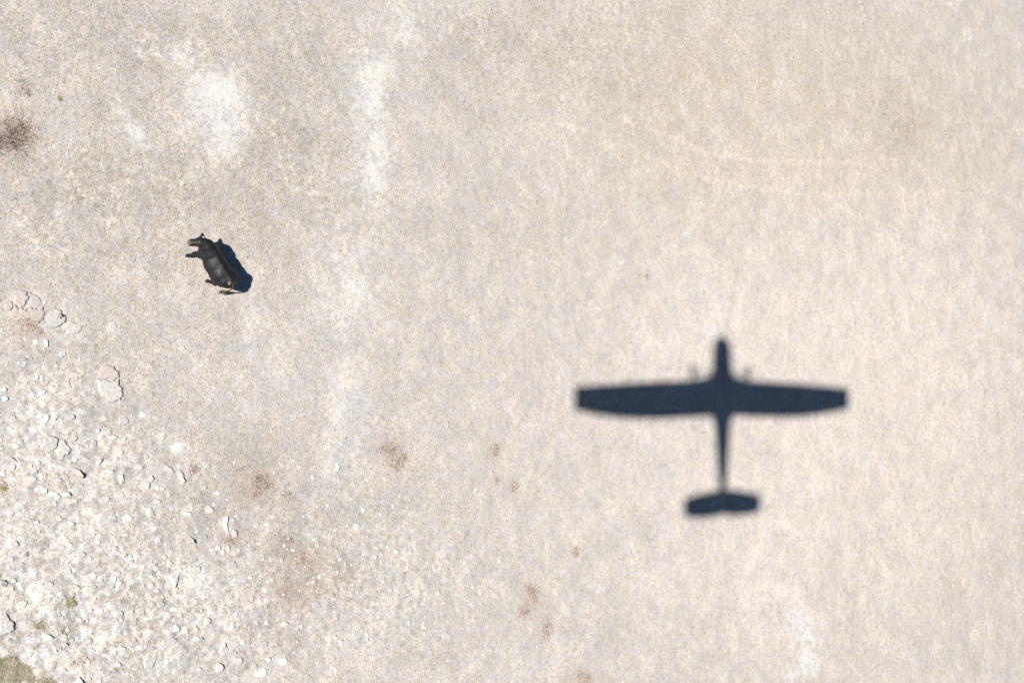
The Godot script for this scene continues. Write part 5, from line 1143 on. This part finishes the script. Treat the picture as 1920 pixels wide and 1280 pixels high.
func build_stones() -> void:
	for s in STONES:
		var big_one: bool = s[0] == "slab"
		var y := ground_y(s[1], s[2])
		var o := part(numbered("flat_rock" if big_one else "stone"), stone_mesh(s[7], s[3], big_one), stone_material(COLOURS[s[5]]), self)
		o.position = Vector3(s[1], y, s[2])
		tag(o, s[6], "rock" if big_one else "stone", "flat rock slabs sunk in the ground" if big_one else "loose stones on the pasture")

# ---------------------------------------------------------------- dried weeds
func stem_mesh(stems: int, spread: float, tall: float, lo: Color, hi: Color) -> ArrayMesh:
	var st := SurfaceTool.new()
	st.begin(Mesh.PRIMITIVE_TRIANGLES)
	for i in stems:
		var t := rng.randf() * TAU
		var a := Vector3(cos(t), 0, sin(t)) * spread * rng.randf_range(0.0, 0.7) + Vector3(0, -0.02, 0)
		var u := rng.randf() * TAU
		var b := a + Vector3(cos(u), 0, sin(u)) * spread * 0.3 + Vector3(0, tall * rng.randf_range(0.3, 1.0), 0)
		st.set_color(lo.lerp(hi, rng.randf()))
		tube(st, a, b, 0.0045, 0.0025, 3)
	st.generate_normals()
	return st.commit()

func leaf_mesh(count: int, spread: float, tall: float, lo: Color, hi: Color) -> ArrayMesh:
	var st := SurfaceTool.new()
	st.begin(Mesh.PRIMITIVE_TRIANGLES)
	var lobes := []
	for i in 4:
		lobes.append(Vector3(rng.randf_range(-0.5, 0.5), rng.randf_range(0.3, 0.6), rng.randf_range(-0.5, 0.5)))
	for i in count:
		var g: Vector3 = lobes[rng.randi() % 4]
		var c := Vector3((g.x + rng.randfn() * g.y * 0.6) * spread, 0, (g.z + rng.randfn() * g.y * 0.6) * spread)
		c.y = 0.012 + tall * rng.randf() * rng.randf() * clampf(1.2 - c.length() / spread, 0.1, 1.0)
		var e := Vector3(rng.randf_range(-1, 1), rng.randf_range(-0.5, 0.5), rng.randf_range(-1, 1)).normalized()
		var f := e.cross(Vector3(rng.randf_range(-0.6, 0.6), 1, rng.randf_range(-0.6, 0.6))).normalized()
		var l := rng.randf_range(0.010, 0.026)
		st.set_color(lo.lerp(hi, rng.randf()))
		for p in [c - e * l, c + f * l * 0.45, c + e * l, c - e * l, c + e * l, c - f * l * 0.45]:
			st.add_vertex(p)
	st.generate_normals()
	return st.commit()

func build_weeds() -> void:
	var kinds := {
		"dark": [9, 1.2, Color(0.14, 0.11, 0.095), Color(0.40, 0.34, 0.28)],
		"brown": [8, 1.0, Color(0.28, 0.20, 0.145), Color(0.53, 0.42, 0.33)],
		"red": [8, 1.0, Color(0.30, 0.155, 0.115), Color(0.52, 0.36, 0.28)],
		"green": [14, 3.0, Color(0.22, 0.21, 0.07), Color(0.48, 0.43, 0.20)],
		"bush": [60, 1.0, Color(0.06, 0.048, 0.044), Color(0.40, 0.29, 0.24)]}
	var m := leaf_material()
	for w in WEEDS:
		var k: Array = kinds[w[3]]
		var r: float = w[2] * (0.8 if w[3] == "green" else 1.05)
		var tall := clampf(r * 0.6, 0.06, 0.3)
		var o := thing("dried_bush" if w[3] == "bush" else "green_tuft" if w[3] == "green" else "dry_weed", w[4], "bush" if w[3] == "bush" else "plant", Vector3(w[0], ground_y(w[0], w[1]), w[1]), "" if w[3] == "bush" else "small plants on the pasture")
		var thick: float = k[1]
		part("stems", stem_mesh(int(k[0] * clampf(r / 0.3, 0.5, 2.5)), r, tall, k[2], k[3]), m, o)
		part("leaves", leaf_mesh(int(clampf(1500.0 * r * r * thick, 60.0, 1600.0)), r, tall, k[2], k[3]), m, o)

# ---------------------------------------------------------------- the cow
# local axes: x towards its head, y up, z to its right
func cow_field(bones: Array, lo: Vector3, dims: Vector3i, cell: float, k: float) -> PackedFloat32Array:
	var f := PackedFloat32Array()
	f.resize(dims.x * dims.y * dims.z)
	f.fill(1.0)
	for e in bones:
		var a: Vector3 = e[0]
		var ra: float = e[1]
		var b: Vector3 = e[2]
		var rb: float = e[3]
		var sq: float = e[4] if e.size() > 4 else 1.0      # squash in y
		var pad := maxf(ra, rb) + k * 1.6
		var mn := (Vector3(minf(a.x, b.x), minf(a.y, b.y), minf(a.z, b.z)) - Vector3.ONE * pad - lo) / cell
		var mx := (Vector3(maxf(a.x, b.x), maxf(a.y, b.y), maxf(a.z, b.z)) + Vector3.ONE * pad - lo) / cell
		var ab := b - a
		ab.y /= sq
		var den := maxf(ab.length_squared(), 1e-6)
		for z in range(maxi(0, int(mn.z)), mini(dims.z, int(mx.z) + 2)):
			for y in range(maxi(0, int(mn.y)), mini(dims.y, int(mx.y) + 2)):
				var row := (z * dims.y + y) * dims.x
				for x in range(maxi(0, int(mn.x)), mini(dims.x, int(mx.x) + 2)):
					var p := lo + Vector3(x, y, z) * cell - a
					p.y /= sq
					var t := clampf(p.dot(ab) / den, 0.0, 1.0)
					var d := (p - ab * t).length() - lerpf(ra, rb, t)
					var o := f[row + x]
					var h := maxf(k - absf(o - d), 0.0) / k
					f[row + x] = minf(o, d) - h * h * k * 0.25
	return f

func surface_net(f: PackedFloat32Array, lo: Vector3, dims: Vector3i, cell: float, paint: Callable) -> ArrayMesh:
	var at := PackedInt32Array()
	at.resize(f.size())
	at.fill(-1)
	var vs := PackedVector3Array()
	var cs := PackedColorArray()
	var ix := PackedInt32Array()
	var step := [1, dims.x, dims.x * dims.y]
	var corner := []
	for c in 8:
		corner.append([c & 1, (c >> 1) & 1, (c >> 2) & 1])
	var edges := [[0, 1], [2, 3], [4, 5], [6, 7], [0, 2], [1, 3], [4, 6], [5, 7], [0, 4], [1, 5], [2, 6], [3, 7]]
	for z in dims.z - 1:
		for y in dims.y - 1:
			for x in dims.x - 1:
				var i := (z * dims.y + y) * dims.x + x
				var inside := 0
				for c in 8:
					if f[i + corner[c][0] * step[0] + corner[c][1] * step[1] + corner[c][2] * step[2]] < 0.0:
						inside += 1
				if inside == 0 or inside == 8:
					continue
				var sum := Vector3.ZERO
				var n := 0
				for e in edges:
					var p: Array = corner[e[0]]
					var q: Array = corner[e[1]]
					var fa := f[i + p[0] * step[0] + p[1] * step[1] + p[2] * step[2]]
					var fb := f[i + q[0] * step[0] + q[1] * step[1] + q[2] * step[2]]
					if (fa < 0.0) != (fb < 0.0):
						sum += Vector3(p[0], p[1], p[2]).lerp(Vector3(q[0], q[1], q[2]), fa / (fa - fb))
						n += 1
				at[i] = vs.size()
				var v := lo + (Vector3(x, y, z) + sum / n) * cell
				vs.append(v)
				cs.append(paint.call(v))
	for z in range(1, dims.z - 1):
		for y in range(1, dims.y - 1):
			for x in range(1, dims.x - 1):
				var i := (z * dims.y + y) * dims.x + x
				for ax in 3:
					var fa := f[i]
					var fb := f[i + step[ax]]
					if (fa < 0.0) == (fb < 0.0):
						continue
					var u: int = step[(ax + 1) % 3]
					var w: int = step[(ax + 2) % 3]
					var q := [at[i], at[i - u], at[i - u - w], at[i - w]]
					if q.min() < 0:
						continue
					if fa < 0.0:
						ix.append_array(PackedInt32Array([q[0], q[2], q[1], q[0], q[3], q[2]]))
					else:
						ix.append_array(PackedInt32Array([q[0], q[1], q[2], q[0], q[2], q[3]]))
	var ns := PackedVector3Array()
	ns.resize(vs.size())
	for t in range(0, ix.size(), 3):
		var nn := (vs[ix[t + 2]] - vs[ix[t]]).cross(vs[ix[t + 1]] - vs[ix[t]])
		for q in 3:
			ns[ix[t + q]] += nn
	for i in ns.size():
		ns[i] = ns[i].normalized()
	var arr := []
	arr.resize(Mesh.ARRAY_MAX)
	arr[Mesh.ARRAY_VERTEX] = vs
	arr[Mesh.ARRAY_NORMAL] = ns
	arr[Mesh.ARRAY_COLOR] = cs
	arr[Mesh.ARRAY_INDEX] = ix
	var am := ArrayMesh.new()
	am.add_surface_from_arrays(Mesh.PRIMITIVE_TRIANGLES, arr)
	return am

func build_cow() -> void:
	var v := func(x, y, z): return Vector3(x, y, z)
	var bones := [
		# trunk: deep chest, round barrel, rump
		[v.call(0.50, 0.76, -0.09), 0.29, v.call(0.14, 0.73, -0.11), 0.35], [v.call(0.14, 0.73, -0.11), 0.35, v.call(-0.24, 0.74, -0.11), 0.365], [v.call(-0.24, 0.74, -0.11), 0.365, v.call(-0.52, 0.81, -0.08), 0.26],
		[v.call(0.48, 0.95, -0.08), 0.135, v.call(-0.03, 0.93, -0.10), 0.16], [v.call(-0.03, 0.93, -0.10), 0.16, v.call(-0.53, 0.96, -0.08), 0.15], [v.call(-0.46, 0.93, -0.26), 0.115, v.call(-0.46, 0.93, 0.09), 0.115],
		[v.call(-0.62, 0.88, -0.13), 0.12, v.call(-0.62, 0.88, 0.0), 0.12], [v.call(0.63, 0.72, -0.10), 0.23, v.call(0.71, 0.66, -0.14), 0.15], [v.call(0.50, 0.83, -0.26), 0.16, v.call(0.50, 0.83, 0.08), 0.15],
		# spine, shoulder blades
		[v.call(0.46, 1.055, -0.085), 0.045, v.call(-0.05, 1.055, -0.10), 0.045], [v.call(-0.05, 1.055, -0.10), 0.045, v.call(-0.56, 1.085, -0.08), 0.045], [v.call(0.47, 1.0, -0.20), 0.07, v.call(0.52, 0.82, -0.33), 0.08],
		# neck turned to its left
		[v.call(0.54, 0.92, -0.09), 0.24, v.call(0.74, 0.97, -0.13), 0.215], [v.call(0.74, 0.97, -0.11), 0.21, v.call(0.88, 1.01, -0.18), 0.165],
		# head: poll, brow, cheeks, face, muzzle, jaw
		[v.call(0.885, 1.065, -0.17), 0.115, v.call(0.955, 1.04, -0.28), 0.125], [v.call(1.03, 1.02, -0.23), 0.098, v.call(0.89, 1.02, -0.315), 0.098], [v.call(0.955, 1.03, -0.28), 0.125, v.call(1.05, 0.945, -0.43), 0.112], [v.call(1.105, 0.915, -0.475), 0.08, v.call(1.05, 0.915, -0.51), 0.08], [v.call(1.10, 0.90, -0.52), 0.07, v.call(1.085, 0.90, -0.53), 0.07], [v.call(0.92, 0.96, -0.25), 0.11, v.call(1.04, 0.88, -0.44), 0.065],
		# ears
		[v.call(0.99, 1.07, -0.17), 0.035, v.call(1.10, 1.07, -0.115), 0.056, 0.6], [v.call(1.10, 1.07, -0.115), 0.054, v.call(1.185, 1.06, -0.075), 0.014, 0.6],
		[v.call(0.86, 1.07, -0.26), 0.035, v.call(0.77, 1.05, -0.31), 0.056, 0.6], [v.call(0.77, 1.05, -0.31), 0.054, v.call(0.69, 1.02, -0.355), 0.014, 0.6],
		# near fore leg, stepping out
		[v.call(0.50, 0.74, -0.20), 0.18, v.call(0.59, 0.56, -0.29), 0.135], [v.call(0.59, 0.56, -0.29), 0.13, v.call(0.68, 0.36, -0.385), 0.07], [v.call(0.68, 0.36, -0.385), 0.066, v.call(0.70, 0.13, -0.465), 0.045], [v.call(0.70, 0.13, -0.465), 0.048, v.call(0.72, 0.06, -0.49), 0.052],
		# off fore leg
		[v.call(0.52, 0.74, 0.10), 0.17, v.call(0.60, 0.55, 0.04), 0.11], [v.call(0.60, 0.55, 0.04), 0.10, v.call(0.72, 0.37, -0.03), 0.064], [v.call(0.72, 0.37, -0.03), 0.06, v.call(0.66, 0.12, 0.0), 0.044], [v.call(0.66, 0.12, 0.0), 0.047, v.call(0.68, 0.06, 0.0), 0.052],
		# near hind leg, under the belly
		[v.call(-0.46, 0.82, -0.20), 0.20, v.call(-0.31, 0.60, -0.27), 0.15], [v.call(-0.31, 0.60, -0.27), 0.135, v.call(-0.44, 0.40, -0.33), 0.07], [v.call(-0.44, 0.40, -0.33), 0.066, v.call(-0.32, 0.13, -0.365), 0.046], [v.call(-0.32, 0.13, -0.365), 0.049, v.call(-0.29, 0.06, -0.375), 0.052],
		# off hind leg
		[v.call(-0.46, 0.82, 0.12), 0.20, v.call(-0.40, 0.60, 0.16), 0.14], [v.call(-0.40, 0.60, 0.16), 0.13, v.call(-0.66, 0.42, 0.06), 0.068], [v.call(-0.66, 0.42, 0.06), 0.065, v.call(-0.64, 0.13, 0.0), 0.046], [v.call(-0.64, 0.13, 0.0), 0.049, v.call(-0.61, 0.06, 0.0), 0.052]]
	var cell := 0.02
	var lo := Vector3(-0.86, -0.02, -0.66)
	var dims := Vector3i(106, 62, 56)
	var f := cow_field(bones, lo, dims, cell, 0.055)
	var coat := noise(101, 3.0, 3)
	var hair := noise(102, 22.0, 2)
	var paint := func(p: Vector3) -> Color:
		var c := Color(0.0095, 0.0100, 0.0115) * (1.0 + hair.get_noise_3dv(p) * 0.5)
		# lighter brown in noisy patches along the back
		var brown_patch := clampf(coat.get_noise_3dv(p * Vector3(1, 0.6, 1.4)) * 1.6 + hair.get_noise_3dv(p * 1.7) * 0.7 + 0.25, 0.0, 1.0)
		if p.y > 0.86 and absf(p.z) < 0.3 and p.x < 0.6:
			c = c.lerp(Color(0.032, 0.027, 0.025), brown_patch * 0.6)
		# scuffs of pale mud
		for s in MUD:
			var q := Vector2((p.x - s[0]) / s[2], (p.z - s[1]) / s[3])
			if p.y > 0.7 and q.length() + hair.get_noise_3dv(p * 2.0) * 0.5 < 1.0:
				c = c.lerp(Color(0.30, 0.25, 0.21), s[4])
		# grey muzzle
		if p.distance_to(Vector3(1.11, 0.92, -0.56)) < 0.085:
			c = c.lerp(Color(0.11, 0.115, 0.12), 0.7)
		return c
	var cow := thing("cow", "black cow standing on the dry grass, head turned to its left", "cow", Vector3(COW[0], ground_y(COW[0], COW[1]) - 0.005, COW[1]))
	cow.rotation.y = COW[2]
	var m := StandardMaterial3D.new()
	m.vertex_color_use_as_albedo = true
	m.roughness = 0.6
	m.metallic_specular = 0.45
	part("body", surface_net(f, lo, dims, cell, paint), m, cow)
	# tail swung to its left
	var st := SurfaceTool.new()
	st.begin(Mesh.PRIMITIVE_TRIANGLES)
	var line := [Vector3(-0.67, 0.98, -0.07), Vector3(-0.77, 0.92, -0.09), Vector3(-0.82, 0.82, -0.11), Vector3(-0.82, 0.66, -0.18), Vector3(-0.80, 0.55, -0.23)]
	for i in 4:
		tube(st, line[i], line[i + 1], 0.040 - 0.006 * i, 0.034 - 0.006 * i, 7)
	st.index()
	st.generate_normals()
	var tm := StandardMaterial3D.new()
	tm.albedo_color = lin(0.10, 0.058, 0.034)
	tm.roughness = 0.8
	var tail := part("tail", st.commit(), tm, cow)
	tail.set_meta("label", "brown tail root")
	st = SurfaceTool.new()
	st.begin(Mesh.PRIMITIVE_TRIANGLES)
	for i in 46:
		var q := Vector3(rng.randf_range(-1, 1), 0, rng.randf_range(-1, 1)) * 0.03
		tube(st, line[4] + q * 0.6 + Vector3(0, 0.04, 0), line[4] + Vector3(0.02, -0.16, -0.05) + q * 1.6, 0.007, 0.006, 3)
		tube(st, line[4] + Vector3(0.02, -0.16, -0.05) + q * 1.6, line[4] + Vector3(0.035, rng.randf_range(-0.32, -0.22), -0.09) + q * 2.0, 0.006, 0.002, 3)
	st.generate_normals()
	var hm := StandardMaterial3D.new()
	hm.albedo_color = lin(0.085, 0.065, 0.05)
	hm.roughness = 0.8
	part("tail_switch", st.commit(), hm, tail)
	# hooves
	var hoof := StandardMaterial3D.new()
	hoof.albedo_color = lin(0.055, 0.058, 0.062)
	hoof.roughness = 0.5
	for h in [[Vector3(0.72, 0, -0.49), 0.5], [Vector3(0.68, 0, 0.0), 0.0], [Vector3(-0.29, 0, -0.375), 0.25], [Vector3(-0.61, 0, 0.0), 0.0]]:
		st = SurfaceTool.new()
		st.begin(Mesh.PRIMITIVE_TRIANGLES)
		for toe in [-1, 1]:
			var c := Vector3(0.012, 0, toe * 0.029)
			tube(st, c + Vector3(0.012, -0.012, 0), c + Vector3(-0.008, 0.075, -toe * 0.008), 0.042, 0.031, 9)
		st.index()
		st.generate_normals()
		var o := part("hoof", st.commit(), hoof, cow)
		o.position = h[0]
		o.rotation.y = h[1]
	# eyes and the ear tag
	var eye := StandardMaterial3D.new()
	eye.albedo_color = lin(0.02, 0.012, 0.008)
	eye.roughness = 0.1
	for e in [Vector3(1.085, 1.035, -0.285), Vector3(0.905, 1.035, -0.395)]:
		var sp := SphereMesh.new()
		sp.radius = 0.024
		sp.height = 0.044
		sp.radial_segments = 12
		sp.rings = 6
		part("eye", sp, eye, cow).position = e
	var tagm := StandardMaterial3D.new()
	tagm.albedo_color = lin(0.62, 0.60, 0.55)
	tagm.roughness = 0.6
	var bm := BoxMesh.new()
	bm.size = Vector3(0.045, 0.012, 0.04)
	var t := part("ear_tag", bm, tagm, cow)
	t.position = Vector3(1.05, 1.115, -0.14)
	t.rotation = Vector3(0.2, 0.5, -0.15)
	t.set_meta("label", "small pale ear tag")

# ---------------------------------------------------------------- the airplane that casts the shadow
# local axes: x to its right, y up, -z forward; origin at the wing's middle
func loft(sections: Array, sides: int) -> ArrayMesh:
	# sections: [z, half width, half height, y]
	var st := SurfaceTool.new()
	st.begin(Mesh.PRIMITIVE_TRIANGLES)
	st.set_smooth_group(0)
	var at := func(s: Array, i: int):
		var t: float = TAU * i / sides
		return Vector3(cos(t) * s[1], sin(t) * s[2] + s[3], s[0])
	for k in sections.size() - 1:
		for i in sides:
			var a: Vector3 = at.call(sections[k], i)
			var b: Vector3 = at.call(sections[k], i + 1)
			var c: Vector3 = at.call(sections[k + 1], i + 1)
			var d: Vector3 = at.call(sections[k + 1], i)
			for p in [a, b, c, a, c, d]:
				st.add_vertex(p)
	st.generate_normals()
	return st.commit()

func wing(stations: Array, thick: float) -> ArrayMesh:
	# stations: [x, y, leading z, trailing z]; an airfoil section at each
	var prof := [[0.0, 0.0], [0.06, 0.5], [0.3, 1.0], [0.65, 0.6], [1.0, 0.03], [0.65, -0.2], [0.3, -0.45], [0.06, -0.35]]
	var st := SurfaceTool.new()
	st.begin(Mesh.PRIMITIVE_TRIANGLES)
	st.set_smooth_group(0)
	var at := func(s, i):
		var q: Array = prof[i % 8]
		return Vector3(s[0], s[1] + q[1] * thick * (s[3] - s[2]), lerpf(s[2], s[3], q[0]))
	for k in stations.size() - 1:
		for i in 8:
			var a: Vector3 = at.call(stations[k], i)
			var b: Vector3 = at.call(stations[k], i + 1)
			var c: Vector3 = at.call(stations[k + 1], i + 1)
			var d: Vector3 = at.call(stations[k + 1], i)
			for p in [a, b, c, a, c, d]:
				st.add_vertex(p)
	st.set_smooth_group(-1)
	for s in [stations[0], stations[stations.size() - 1]]:
		for i in range(1, 7):
			for p in [at.call(s, 0), at.call(s, i), at.call(s, i + 1)]:
				st.add_vertex(p)
	st.generate_normals()
	return st.commit()

func build_airplane(sun: Vector3, eye: Vector3) -> void:
	var white := StandardMaterial3D.new()
	white.albedo_color = lin(0.75, 0.75, 0.74)
	white.roughness = 0.3
	white.clearcoat_enabled = true
	white.clearcoat = 0.5
	var dark := StandardMaterial3D.new()
	dark.albedo_color = lin(0.03, 0.03, 0.032)
	dark.roughness = 0.4
	var glass := StandardMaterial3D.new()
	glass.albedo_color = lin(0.05, 0.055, 0.06)
	glass.roughness = 0.08
	var up := -sun
	var fwd := (Vector3(PLANE[1], 0, -1) - up * Vector3(PLANE[1], 0, -1).dot(up)).normalized()
	var right := fwd.cross(up)
	var o := thing("airplane", "small white airplane behind the viewer, known by its shadow on the ground", "airplane", Vector3.ZERO)
	o.transform = Transform3D(Basis(right, up, -fwd), eye - sun * 2.6 + right * PLANE[0] - fwd * 0.09)
	part("fuselage", loft([[-2.48, 0.10, 0.10, 0.02], [-2.44, 0.28, 0.24, 0.02], [-2.1, 0.37, 0.32, 0.03], [-1.2, 0.40, 0.38, 0.06], [-0.75, 0.45, 0.46, 0.10], [0.1, 0.52, 0.48, 0.12], [0.6, 0.44, 0.42, 0.14], [1.1, 0.33, 0.30, 0.18], [1.8, 0.285, 0.20, 0.22], [2.8, 0.215, 0.14, 0.25], [3.6, 0.14, 0.09, 0.27], [4.0, 0.06, 0.06, 0.28], [4.3, 0.03, 0.05, 0.28]], 18), white, o)
	part("canopy", loft([[-0.9, 0.02, 0.02, 0.36], [-0.7, 0.30, 0.18, 0.42], [-0.2, 0.40, 0.28, 0.48], [0.35, 0.36, 0.25, 0.47], [0.9, 0.18, 0.12, 0.40], [1.1, 0.02, 0.02, 0.36]], 14), glass, o)
	for s in [-1.0, 1.0]:
		var w := part("wing", wing([[0.25 * s, -0.18, -1.08, 0.74], [0.62 * s, -0.16, -0.92, 0.70], [1.1 * s, -0.13, -0.78, 0.74], [2.6 * s, -0.05, -0.71, 0.80], [4.1 * s, 0.03, -0.61, 0.68], [5.40 * s, 0.08, -0.50, 0.46], [5.56 * s, 0.10, -0.42, 0.40]], 0.14), white, o)
		part("aileron", wing([[3.0 * s, -0.028, 0.77, 0.80], [4.1 * s, 0.025, 0.685, 0.72], [5.1 * s, 0.068, 0.52, 0.55]], 0.2), white, w)
		part("tailplane", wing([[0.0, 0.98, 3.64, 4.70], [0.22 * s, 0.98, 3.70, 4.80], [0.9 * s, 0.98, 3.82, 4.82], [1.46 * s, 0.98, 3.96, 4.74], [1.56 * s, 0.98, 4.08, 4.55]], 0.09), white, o)
	var st := SurfaceTool.new()
	st.begin(Mesh.PRIMITIVE_TRIANGLES)
	st.set_smooth_group(-1)
	var fin := [Vector2(3.1, 0.36), Vector2(3.55, 0.62), Vector2(3.82, 0.98), Vector2(4.5, 0.98), Vector2(4.42, 0.1), Vector2(4.0, 0.18)]
	for i in fin.size():
		var a: Vector2 = fin[i]
		var b: Vector2 = fin[(i + 1) % fin.size()]
		for s in [-1.0, 1.0]:
			for p in [Vector3(0, 0.6, 4.1) + Vector3(0.045 * s, 0, 0), Vector3(0.012 * s, a.y, a.x), Vector3(0.012 * s, b.y, b.x)]:
				st.add_vertex(p)
		for p in [Vector3(-0.012, a.y, a.x), Vector3(0.012, a.y, a.x), Vector3(0.012, b.y, b.x), Vector3(-0.012, a.y, a.x), Vector3(0.012, b.y, b.x), Vector3(-0.012, b.y, b.x)]:
			st.add_vertex(p)
	st.generate_normals()
	part("fin", st.commit(), white, o)
	part("spinner", loft([[-2.62, 0.005, 0.005, 0.02], [-2.57, 0.07, 0.07, 0.02], [-2.46, 0.13, 0.13, 0.02]], 14), dark, o)
	var blades := part("propeller", wing([[-0.85, 0.02, -2.56, -2.50], [-0.5, 0.02, -2.59, -2.47], [0.0, 0.02, -2.57, -2.49], [0.5, 0.02, -2.59, -2.47], [0.85, 0.02, -2.56, -2.50]], 0.3), dark, o)
	blades.rotation.z = 0.0
	blades.transform = Transform3D(Basis(Vector3.BACK, 1.35), Vector3.ZERO)
	for g in [Vector3(-1.15, -0.95, -1.08), Vector3(1.05, -0.95, -1.08)]:
		st = SurfaceTool.new()
		st.begin(Mesh.PRIMITIVE_TRIANGLES)
		tube(st, g, Vector3(g.x * 0.4, -0.2, g.z), 0.03, 0.04, 8)
		st.index()
		st.generate_normals()
		var leg := part("landing_gear", st.commit(), white, o)
		var tm := TorusMesh.new()
		tm.inner_radius = 0.08
		tm.outer_radius = 0.19
		tm.rings = 18
		tm.ring_segments = 8
		var tyre := part("tyre", tm, dark, leg)
		tyre.position = g
		tyre.rotation.z = PI / 2
		var pant := part("wheel_fairing", loft([[-0.34, 0.01, 0.01, 0.03], [-0.28, 0.07, 0.09, 0.04], [-0.1, 0.11, 0.15, 0.05], [0.15, 0.10, 0.13, 0.06], [0.42, 0.01, 0.02, 0.08]], 12), white, leg)
		pant.position = g

# ---------------------------------------------------------------- all of it
func _ready() -> void:
	rng.seed = 20240
	var cam := Camera3D.new()
	cam.name = "camera"
	add_child(cam)
	cam.transform = Transform3D(Basis(CAM_RIGHT, CAM_UP, -CAM_FORWARD), CAM_AT)
	cam.fov = CAM_FOV
	cam.near = 0.1
	cam.far = 9000.0
	cam.current = true

	var sky_mat := ProceduralSkyMaterial.new()
	sky_mat.sky_top_color = Color(0.185, 0.27, 0.385)
	sky_mat.sky_horizon_color = Color(0.36, 0.405, 0.46)
	sky_mat.sky_curve = 0.12
	sky_mat.ground_bottom_color = Color(0.36, 0.405, 0.46)
	sky_mat.ground_horizon_color = Color(0.36, 0.405, 0.46)
	var sky := Sky.new()
	sky.sky_material = sky_mat
	var env := Environment.new()
	env.background_mode = Environment.BG_SKY
	env.sky = sky
	env.background_energy_multiplier = 1.0
	env.tonemap_mode = Environment.TONE_MAPPER_LINEAR
	env.tonemap_exposure = 1.46
	env.sdfgi_enabled = true
	env.ssao_enabled = true
	env.ssil_enabled = true
	var we := WorldEnvironment.new()
	we.name = "world_environment"
	we.environment = env
	add_child(we)

	var sun := DirectionalLight3D.new()
	sun.name = "sun"
	add_child(sun)
	sun.look_at_from_position(Vector3.ZERO, SUN_DIR, Vector3.UP)
	sun.light_energy = 1.6
	sun.light_color = Color(1.0, 0.985, 0.965)
	sun.light_angular_distance = 0.53
	sun.shadow_enabled = true

	n_roll = noise(1, 0.09, 2)
	n_lump = noise(2, 0.8, 3)
	n_clod = noise(3, 3.6, 2)
	paint_zones()
	build_ground()
	build_airplane(SUN_DIR, CAM_AT)
	build_cow()
	build_stones()
	build_weeds()
	build_gravel()
	build_grass()
